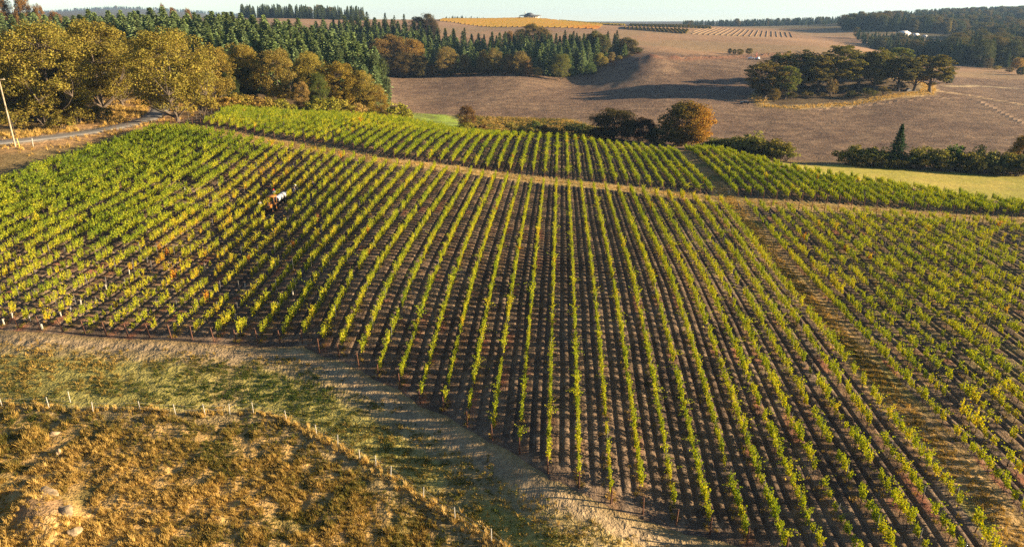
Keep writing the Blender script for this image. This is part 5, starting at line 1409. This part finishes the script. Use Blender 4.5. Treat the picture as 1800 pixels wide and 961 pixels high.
M['hair'] = simple_mat('dark_hair', (0.015, 0.012, 0.010), 0.7, 0.1)
M['cap_red'] = simple_mat('red_cap', (0.62, 0.03, 0.04), 0.8, 0.1)
M['cap_white'] = simple_mat('white_cap', (0.75, 0.74, 0.7), 0.8, 0.05)
PEOPLE = [ # pixel of feet, facing, stoop, shirt, trousers, cap, label
 ((459, 372), 0.4, 0.45, 'shirt_white', 'trousers', None, 'person in white shirt and dark trousers stooping at the vines left of the tractor'),
 ((484, 351), 2.6, 0.15, 'shirt_white', 'trousers', 'cap_red', 'person with red cap and white top standing behind the orange tractor'),
 ((517, 346), -0.8, 0.35, 'shirt_grey', 'trousers', 'hair', 'person in grey top bending over beyond the white-covered trailer'),
 ((523, 343), 2.2, 0.2, 'shirt_dark', 'trousers', 'cap_white', 'person in dark jacket and white cap farthest up beside the trailer'),
 ((553, 336), 1.2, 0.3, 'shirt_dark', 'trousers', 'hair', 'person in black clothes picking alone one row right of the group')]
pers = [make_person(i, p[2], p[3], p[4], p[5]) for i, p in enumerate(PEOPLE)]
TMP.view_layers[0].update()
dg = TMP.view_layers[0].depsgraph
for (o, (shirt, trous, hat, stoop, up)), P in zip(pers, PEOPLE):
    me = bpy.data.meshes.new_from_object(o.evaluated_get(dg)); me.name = 'person'
    me.materials.clear()
    for m in (shirt, trous, 'skin', 'hair'): me.materials.append(M[m])
    s_, c_ = math.sin(stoop), math.cos(stoop)
    for f in me.polygons:
        c = f.center
        ax = (c.z - 0.95) * c_ + c.y * s_ + 0.95          # height along the body axis
        f.use_smooth = True
        hands = c.y > up(1.42)[1] + 0.24 and abs(c.x) > 0.1 and c.z > 0.8
        f.material_index = 1 if c.z < 0.93 and not hands else 2 if (ax > 1.50 or hands) else 0
        if ax > 1.72: f.material_index = 3
    q = hit(*P[0])
    body = link('person', me, loc=(q[0], q[1], h1(*q) + 0.08), label=P[6], cat='person', group='grape pickers')
    body.rotation_euler = (0, 0, P[1])
    hd = up(1.75, 0.04)
    hb = bmesh.new(); bmesh.ops.create_uvsphere(hb, u_segments=12, v_segments=8, radius=0.125)
    for v in list(hb.verts):
        if v.co.z < -0.01: hb.verts.remove(v)
    if hat and hat != 'hair':
        r_ = bmesh.ops.create_cone(hb, cap_ends=True, segments=14, radius1=0.2, radius2=0.19, depth=0.015, matrix=Matrix.Translation((0, 0.05, 0.0)))
    hm = bpy.data.meshes.new('headwear'); hb.to_mesh(hm); hb.free(); hm.materials.append(M[hat or 'hair'])
    ho = link('hair' if (hat is None or hat == 'hair') else 'cap', hm, body, (hd[0], hd[1], hd[2] - 0.02)); ho.rotation_euler = (-stoop * 0.8, 0, 0)
for o, _ in pers: bpy.data.objects.remove(o)
bpy.data.scenes.remove(TMP)

# ------------------------------------------------------------------ tractor and trailer
M['orange'] = simple_mat('orange_paint', (0.42, 0.17, 0.03), 0.5, 0.15)
M['tyre'] = simple_mat('tyre_rubber', (0.02, 0.02, 0.02), 0.9, 0.2)
M['metal_dark'] = simple_mat('dark_metal', (0.05, 0.05, 0.05), 0.6, 0.2)
M['tarp'] = simple_mat('white_tarp', (0.66, 0.67, 0.68), 0.7, 0.12, 2.2)
def wheel_parts(parent, x_, y_, r_, wdt, rimmat):
    ac = Acc(); n = 18
    prof_ = [(-wdt / 2, r_ * 0.62), (-wdt / 2, r_ * 0.92), (-wdt * 0.3, r_), (wdt * 0.3, r_), (wdt / 2, r_ * 0.92), (wdt / 2, r_ * 0.62)]
    a = np.arange(n) * 2 * math.pi / n
    V = np.array([[(p_, q_ * math.cos(t), q_ * math.sin(t)) for t in a] for p_, q_ in prof_]).reshape(-1, 3)
    I = np.arange(len(prof_) * n).reshape(len(prof_), n); J = np.roll(I, -1, 1)
    ac.add(V, np.stack([I[:-1], J[:-1], J[1:], I[1:]], -1).reshape(-1, 4))
    w_ = link('wheel', ac.mesh('tyre', [M['tyre']]), parent, (x_, y_, r_))
    ac = Acc(); ac.tube([(-wdt * 0.3, 0, 0), (wdt * 0.3, 0, 0)], [r_ * 0.63] * 2, 14)
    for sx in (-1, 1):
        ac.add(np.array([[sx * wdt * 0.3, 0, 0]] + [[sx * wdt * 0.28, r_ * 0.63 * math.cos(t), r_ * 0.63 * math.sin(t)] for t in np.arange(14) * math.pi / 7]), np.array([[0, i + 1, (i + 1) % 14 + 1] for i in range(14)]))
    link('rim', ac.mesh('rim', [M[rimmat]]), w_)
tq = hit(483, 371); r_, t1 = rt(*tq); tq = xy(-19.5 * ROW - 0.2, t1)
tz = h1(*tq) + 0.05
tr = thing('tractor', 'small orange tractor with canopy roof facing down the vine row', 'tractor', (tq[0], tq[1], tz), math.pi - AZ)
tr.scale = (1.05, 1.05, 1.1)
ac = Acc(); ac.box((0, 0.75, 0.85), (0.55, 1.3, 0.55)); ac.box((0, 1.35, 0.72), (0.5, 0.18, 0.35)); ac.box((0, -0.25, 0.6), (0.5, 0.9, 0.35)); hood = ac.mesh('hood', [M['orange']])
ho = link('hood', hood, tr); bv = ho.modifiers.new('bevel', 'BEVEL'); bv.width = 0.05; bv.segments = 2
ac = Acc(); ac.box((0, 1.42, 0.86), (0.42, 0.03, 0.4)); link('grille', ac.mesh('grille', [M['metal_dark']]), tr)
for sx in (-1, 1):
    ac = Acc(); ac.box((sx * 0.18, 1.45, 0.98), (0.1, 0.04, 0.08)); link('headlight', ac.mesh('headlight', [M['white']]), tr)
    ac = Acc(); ac.box((sx * 0.52, -0.55, 1.12), (0.28, 0.95, 0.06)); ac.box((sx * 0.52, -0.1, 0.98), (0.28, 0.06, 0.28)); link('fender', ac.mesh('fender', [M['orange']]), tr)
    for yy in (-0.85, 0.15):
        ac = Acc(); ac.box((sx * 0.55, yy, 1.6), (0.06, 0.06, 1.1)); link('roof_post', ac.mesh('roof_post', [M['orange']]), tr)
ac = Acc(); ac.box((0, -0.35, 2.19), (1.35, 1.35, 0.10)); ac.box((0, -0.35, 2.26), (1.1, 1.1, 0.06)); rf_ = link('roof', ac.mesh('roof', [M['orange']]), tr); rf_.modifiers.new('bevel', 'BEVEL').width = 0.04
ac = Acc(); ac.box((0, -0.45, 0.95), (0.45, 0.45, 0.1)); ac.box((0, -0.68, 1.2), (0.45, 0.08, 0.45)); link('seat', ac.mesh('seat', [M['metal_dark']]), tr)
ac = Acc(); aa = np.linspace(0, 2 * math.pi, 13); ac.tube(np.stack([0.18 * np.cos(aa), 0.0 + 0.06 * np.sin(aa), 1.25 + 0.16 * np.sin(aa)], -1), [0.02] * 13, 5); ac.tube([(0, 0.12, 0.9), (0, 0, 1.25)], [0.025, 0.02], 5); link('steering_wheel', ac.mesh('steering_wheel', [M['metal_dark']]), tr)
ac = Acc(); ac.tube([(0.2, 0.9, 1.1), (0.2, 0.9, 1.75)], [0.03, 0.03], 6); link('exhaust', ac.mesh('exhaust', [M['metal_dark']]), tr)
for sx in (-1, 1):
    wheel_parts(tr, sx * 0.55, -0.5, 0.55, 0.28, 'orange'); wheel_parts(tr, sx * 0.5, 1.05, 0.34, 0.2, 'orange')
q2 = xy(-19.5 * ROW - 0.2, t1 + 4.2)
tl = thing('harvest_trailer', 'narrow trailer under a white cover behind the orange tractor', 'trailer', (q2[0], q2[1], h1(*q2) + 0.05), math.pi - AZ)
tl.scale = (0.75, 1.1, 0.95)
ac = Acc(); ac.box((0, 0, 0.62), (1.25, 3.6, 0.12)); ac.tube([(0, 1.8, 0.6), (0, 2.7, 0.55)], [0.05, 0.05], 6); link('bed', ac.mesh('bed', [M['metal_dark']]), tl)
for j in range(3):
    ac = Acc(); ac.box((0, -1.15 + j * 1.15, 0.98), (1.12, 1.08, 0.58)); link('bin', ac.mesh('bin', [M['white']]), tl)
cv = Acc(); ny = 15; sv = np.linspace(-1.85, 1.85, ny); cx_ = np.array([-0.68, -0.66, -0.45, 0, 0.45, 0.66, 0.68]); czz = np.array([0.85, 1.30, 1.42, 1.5, 1.42, 1.30, 0.85])
rr2 = np.random.RandomState(3)
V = np.array([[(cx_[i] + rr2.normal(0, 0.02), sv[j], czz[i] - 0.10 * (abs(sv[j]) > 1.7) + rr2.normal(0, 0.03)) for i in range(7)] for j in range(ny)]).reshape(-1, 3)
I = np.arange(7 * ny).reshape(ny, 7); cv.add(V, np.stack([I[:-1, :-1], I[:-1, 1:], I[1:, 1:], I[1:, :-1]], -1).reshape(-1, 4)); co_ = link('cover', cv.mesh('cover', [M['tarp']], True), tl); co_.modifiers.new('thick', 'SOLIDIFY').thickness = 0.02
for sx in (-1, 1):
    wheel_parts(tl, sx * 0.7, -0.3, 0.32, 0.2, 'white')

# ------------------------------------------------------------------ vehicles and machine at the far field
M['car_dark'] = simple_mat('dark_car_paint', (0.03, 0.035, 0.045), 0.3, 0.05, spec=0.5)
M['car_white'] = simple_mat('white_car_paint', (0.75, 0.75, 0.75), 0.35, 0.03, spec=0.5)
M['glass'] = simple_mat('dark_glass', (0.02, 0.025, 0.03), 0.1, 0.05, spec=0.6)
M['red'] = simple_mat('red_paint', (0.34, 0.07, 0.05), 0.6, 0.15)
def prism(prof_, wdt, mat, name, taper=0.0):
    ac = Acc(); n = len(prof_)
    V = [(-wdt / 2 + taper * (z_ > 0.95), y_, z_) for y_, z_ in prof_] + [(wdt / 2 - taper * (z_ > 0.95), y_, z_) for y_, z_ in prof_]
    me = bpy.data.meshes.new(name)
    me.from_pydata(V, [], [list(range(n)), list(range(2 * n - 1, n - 1, -1))] + [[i, n + i, n + (i + 1) % n, (i + 1) % n] for i in range(n)])
    me.materials.append(mat); return me
def vehicle(name, label, px, py, t0_, rz, paint, truck, cat):
    q = hit(px, py, t0_) or col_at(px, 500)
    v = thing(name, label, cat, (q[0], q[1], h1(*q) + 0.02), rz)
    body = [(-2.2, 0.35), (-2.2, 0.85), (-1.9, 0.95), (-0.9, 0.98), (0.9, 0.98), (2.0, 0.88), (2.25, 0.7), (2.25, 0.35)]
    link('body', prism(body, 1.8, M[paint], 'body'), v).modifiers.new('bevel', 'BEVEL').width = 0.05
    cabp = [(-0.6, 0.97), (-0.45, 1.62), (0.65, 1.62), (1.15, 0.97)] if truck else [(-1.7, 0.97), (-1.2, 1.48), (0.5, 1.48), (1.15, 0.97)]
    cb = link('cab', prism(cabp, 1.68, M[paint], 'cab', 0.12), v)
    ac = Acc()
    y0, y1 = cabp[1][0], cabp[2][0]; zt = cabp[1][1]
    for sx in (-1, 1): ac.box((sx * 0.79, (y0 + y1) / 2, (zt + 0.97) / 2), (0.1, (y1 - y0) * 0.95, (zt - 0.97) * 0.62))
    link('side_window', ac.mesh('side_window', [M['glass']]), cb)
    ac = Acc(); ac.add(np.array([(-0.62, cabp[3][0] + 0.01, 1.02), (0.62, cabp[3][0] + 0.01, 1.02), (0.55, cabp[2][0] + 0.06, zt - 0.06), (-0.55, cabp[2][0] + 0.06, zt - 0.06)]), np.array([[0, 1, 2, 3]])); link('windscreen', ac.mesh('windscreen', [M['glass']]), cb)
    for sx in (-1, 1):
        ac = Acc(); ac.box((sx * 0.65, 2.24, 0.68), (0.3, 0.06, 0.14)); link('headlight', ac.mesh('headlight', [M['white']]), v)
        for yy in (-1.35, 1.4): wheel_parts(v, sx * 0.82, yy, 0.34, 0.22, 'steel')
    return v
vehicle('parked_car', 'dark car parked in the shade at the left foot of the grove', 1309, 183, 250, 1.3, 'car_dark', False, 'car')
vehicle('parked_truck', 'dark pickup half hidden under the right-hand oaks of the grove', 1595, 161, 250, -1.0, 'car_dark', True, 'pickup')
vehicle('white_truck', 'small white truck beside the red mast on the far field road', 1320, 104, 400, 1.5, 'car_white', True, 'truck')
q = hit(1331, 105, 400) or col_at(1331, 500)
mc = thing('drill_rig', 'red and white drilling machine with upright mast on the far field road', 'machine', (q[0], q[1], h1(*q)), 0.3)
ac = Acc(); ac.box((0, 0, 0.75), (2.0, 3.4, 0.5)); ac.box((0, -0.8, 1.35), (1.4, 1.2, 0.8)); link('chassis', ac.mesh('chassis', [M['car_white']]), mc)
ac = Acc()
for sx in (-0.18, 0.18):
    for sy in (1.1, 1.45): ac.box((sx, sy, 2.9), (0.1, 0.1, 4.2))
for zz in np.arange(1.2, 5.0, 0.6): ac.box((0, 1.28, zz), (0.42, 0.42, 0.07))
link('mast', ac.mesh('mast', [M['red']]), mc)
for sx in (-1, 1):
    ac = Acc(); ac.box((sx * 0.9, 0, 0.3), (0.4, 3.2, 0.6)); link('crawler_track', ac.mesh('crawler_track', [M['tyre']]), mc).modifiers.new('bevel', 'BEVEL').width = 0.2

# ------------------------------------------------------------------ buildings far away
M['wall_white'] = simple_mat('cream_wall', (0.58, 0.53, 0.45), 0.9, 0.08, 0.3)
M['roof_grey'] = simple_mat('grey_roof', (0.12, 0.13, 0.15), 0.8, 0.15, 0.4)
M['metal_roof'] = simple_mat('white_metal_roof', (0.6, 0.6, 0.6), 0.6, 0.08, 0.3)
def hip_roof(ac, cx, cy, z0, lx, ly, rise, ridge, eave=0.25):
    V = [(-lx / 2, -ly / 2, 0), (lx / 2, -ly / 2, 0), (lx / 2, ly / 2, 0), (-lx / 2, ly / 2, 0), (-lx / 2, -ly / 2, eave), (lx / 2, -ly / 2, eave), (lx / 2, ly / 2, eave), (-lx / 2, ly / 2, eave), (-ridge / 2, 0, rise), (ridge / 2, 0, rise)]
    V = np.array(V) + np.array([cx, cy, z0])
    ac.add(V, np.array([[0, 3, 2, 1], [0, 1, 5, 4], [1, 2, 6, 5], [2, 3, 7, 6], [3, 0, 4, 7], [4, 5, 9, 8], [6, 7, 8, 9]]))
    ac.add(V[[5, 6, 9]], np.array([[0, 1, 2]])); ac.add(V[[7, 4, 8]], np.array([[0, 1, 2]]))
hx = col_at(932, 1140)
hz = h1(*hx) - 0.5
hs_ = thing('hilltop_house', 'wide white single-storey house with grey hip roof on the hill crest', 'house', (hx[0], hx[1], hz), 0.03)
hs_.scale = (1.05, 1.05, 1.05)
ac = Acc(); ac.box((2, 0, 2.2), (24, 9, 5.0)); link('wall', ac.mesh('wall', [M['wall_white']]), hs_)
ac = Acc(); hip_roof(ac, 0, 0, 4.5, 34, 15, 1.5, 26, 0.7); rl = link('roof', ac.mesh('roof', [M['roof_grey']]), hs_)
ac = Acc(); hip_roof(ac, -1.0, 0.5, 5.6, 16, 9, 3.4, 5.0, 0.3); link('upper_roof', ac.mesh('upper_roof', [M['roof_grey']]), rl)
ac = Acc(); ac.box((-8.0, 1.5, 8.3), (1.1, 1.1, 4.0)); ac.box((-8.0, 1.5, 10.4), (1.4, 1.4, 0.3)); link('chimney', ac.mesh('chimney', [M['wall_white']]), rl)
for xx in (-16, -12, -4, 4, 10, 16):
    ac = Acc(); ac.box((xx, -6.8, 2.25), (0.45, 0.45, 4.5)); link('column', ac.mesh('column', [M['wall_white']]), hs_)
for xx in (-7.5, -4.5, 3.0, 6.5, 10.5):
    ac = Acc(); ac.box((xx, -4.5, 2.6), (1.8, 0.2, 1.9)); wn = link('window', ac.mesh('window', [M['glass']]), hs_)
    ac = Acc(); ac.box((xx, -4.62, 1.55), (2.0, 0.15, 0.15)); link('sill', ac.mesh('sill', [M['white']]), wn)
ac = Acc(); ac.box((-1, -4.55, 1.4), (1.4, 0.2, 2.6)); link('door', ac.mesh('door', [M['roof_grey']]), hs_)
for i, (px, zc, top, wpx) in enumerate([(914, 1138, 29, 7), (921, 1140, 30, 6), (957, 1135, 32, 8)]):
    tree_px('shrub', ['dark shrub left of the hilltop house', 'second dark shrub against the hilltop house', 'dark shrub right of the hilltop house'][i], 'shrub', BUSHES[i], px, top, zc, wpx, DKGRN, 0.0)
def gable(name, label, px, zc, L, Wd_, hw, rise, rz, cat='building'):
    q = col_at(px, zc); z = h1(*q) - 0.4
    b_ = thing(name, label, cat, (q[0], q[1], z), rz)
    ac = Acc(); ac.box((0, 0, hw / 2), (L, Wd_, hw)); ac.add(np.array([(-L / 2, -Wd_ / 2, hw), (-L / 2, Wd_ / 2, hw), (-L / 2, 0, hw + rise)]), np.array([[0, 1, 2]])); ac.add(np.array([(L / 2, -Wd_ / 2, hw), (L / 2, Wd_ / 2, hw), (L / 2, 0, hw + rise)]), np.array([[0, 1, 2]]))
    link('wall', ac.mesh('wall', [M['wall_white']]), b_)
    ac = Acc(); e = 0.5
    for sg in (-1, 1):
        ac.add(np.array([(-L / 2 - e, sg * (Wd_ / 2 + e), hw - 0.15), (L / 2 + e, sg * (Wd_ / 2 + e), hw - 0.15), (L / 2 + e, 0, hw + rise + 0.12), (-L / 2 - e, 0, hw + rise + 0.12)]), np.array([[0, 1, 2, 3]]))
    ro = link('roof', ac.mesh('roof', [M['metal_roof']]), b_); ro.modifiers.new('thick', 'SOLIDIFY').thickness = 0.15
    ac = Acc(); ac.box((0, -Wd_ / 2 - 0.03, hw * 0.42), (L * 0.25, 0.12, hw * 0.8)); link('door', ac.mesh('door', [M['roof_grey']]), b_)
    return b_
gable('white_barn', 'white barn among conifers on the far right hillside', 1587, 905, 15, 11, 4.5, 2.5, 0.5)
gable('white_shed', 'small white shed right of the barn on the far right hillside', 1608, 905, 8, 6, 3, 1.5, 0.3)
gable('small_shed', 'smallest white shed at the edge of the hillside clearing', 1625, 900, 4, 4, 2.5, 1.0, 0.2)

# ------------------------------------------------------------------ far hillside vineyards
M['farvine_gold'] = None
b = N('far_vine_rows'); lvn = b.attr('lv')
M['farvine'] = foliage('far_vine_rows', b.ramp(lvn, [(0.0, (0.10, 0.085, 0.02)), (0.35, (0.17, 0.13, 0.025)), (0.6, (0.22, 0.135, 0.028)), (0.8, (0.24, 0.115, 0.022)), (1.0, (0.21, 0.07, 0.022))]), b, 0.3)
fv = Acc(); rng = np.random.RandomState(77)
def far_rows(P, dirv, spacing, hgt, wdt, tlo, thi, fn=None):
    d = np.array(dirv, float); d /= np.linalg.norm(d); e = np.array([d[1], -d[0]])
    a = P @ e; bq = P @ d
    for off in np.arange(a.min(), a.max(), spacing):
        s_ = np.arange(bq.min(), bq.max(), 5.0)
        Q = e[None] * off + d[None] * s_[:, None]
        ins = inside(P, Q[:, 0], Q[:, 1]) > 0
        idx = np.where(ins)[0]
        if len(idx) < 3: continue
        Q = Q[idx[0]:idx[-1] + 1]
        z = H0(Q[:, 0], Q[:, 1]); n_ = len(Q)
        hh = hgt * rng.uniform(0.8, 1.15, n_); ww = wdt * rng.uniform(0.7, 1.2, n_)
        V = np.stack([np.concatenate([Q - e * ww[:, None] / 2, (z)[:, None]], 1), np.concatenate([Q - e * ww[:, None] / 3, (z + hh)[:, None]], 1), np.concatenate([Q + e * ww[:, None] / 3, (z + hh)[:, None]], 1), np.concatenate([Q + e * ww[:, None] / 2, z[:, None]], 1)], 1)
        I = np.arange(n_ * 4).reshape(n_, 4)
        t_ = np.clip(rng.uniform(tlo, thi) + (fn(Q) if fn is not None else 0) + rng.normal(0, 0.06, n_), 0, 1)
        for c_ in range(3):
            pass
        F_ = np.concatenate([np.stack([I[:-1, c_], I[1:, c_], I[1:, c_ + 1], I[:-1, c_ + 1]], -1) for c_ in range(3)])
        fv.add(V.reshape(-1, 3), F_, lv=np.repeat(t_, 4))
P1 = np.array([col_at(770, 1010), col_at(860, 900), col_at(960, 850), col_at(1052, 800), col_at(1060, 960), col_at(960, 1125), col_at(780, 1120)])
far_rows(P1, (0.45, 1), 9.0, 1.7, 1.6, 0.5, 0.62, lambda Q: 0.35 * sstep(40, 110, Q[:, 0]) * sstep(980, 900, Q[:, 1]))
P2 = np.array([col_at(1066, 960), col_at(1098, 950), col_at(1098, 1090), col_at(980, 1130), col_at(985, 1100)])
far_rows(P2, (0.2, 1), 5.0, 1.8, 1.6, 0.05, 0.3)
P3 = np.array([col_at(1106, 930), col_at(1250, 950), col_at(1250, 1080), col_at(1108, 1090)])
far_rows(P3, (0.1, 1), 5.5, 1.8, 1.6, 0.05, 0.3)
P4 = np.array([col_at(1092, 820), col_at(1206, 760), col_at(1212, 880), col_at(1098, 910)])
far_rows(P4, (0.15, 1), 4.8, 1.8, 1.5, 0.2, 0.5)
P5 = np.array([col_at(1215, 760), col_at(1310, 770), col_at(1400, 850), col_at(1395, 960), col_at(1262, 1020), col_at(1220, 900)])
o = link('hillside_vine_rows', fv.mesh('hillside_vine_rows', [M['farvine']]), kind='stuff', label='golden and green vine rows striping the far hilltop', cat='vineyard')
fv = Acc(); far_rows(P5, (0.35, 1), 6.0, 0.45, 1.6, 0.0, 1.0)
b = N('straw_rows'); M['strawrow'] = foliage('straw_rows', b.ramp(b.attr('lv'), [(0, (0.22, 0.145, 0.085)), (1, (0.30, 0.215, 0.13))]), b, 0.1)
link('newly_planted_rows', fv.mesh('newly_planted_rows', [M['strawrow']]), kind='stuff', label='pale straw rows of new planting on the far hillside', cat='rows')

# ------------------------------------------------------------------ air
HZ = 7e-5
hm = bpy.data.materials.new('haze_air'); hm.use_nodes = True; hn = hm.node_tree; hn.nodes.clear()
pv = hn.nodes.new('ShaderNodeVolumePrincipled'); pv.inputs['Color'].default_value = (0.36, 0.60, 1.0, 1); pv.inputs['Density'].default_value = HZ; pv.inputs['Anisotropy'].default_value = 0.1
ho = hn.nodes.new('ShaderNodeOutputMaterial'); hn.links.new(pv.outputs[0], ho.inputs['Volume'])
zmin = float(V_ground_min) if 'V_ground_min' in globals() else float(GZ.min())
zlo = float(GZ.min()) - 1.0
zhi = max(float(GZ[rad[None, :].repeat(len(ang), 0) < 8800].max()) + 45.0, CAMZ + 30)
ac = Acc(); ac.box((0, 0, (zlo + zhi) / 2), (18200, 18200, zhi - zlo))
link('haze', ac.mesh('haze', [hm]), kind='stuff', label='thin bluish evening haze over the whole valley', cat='haze')
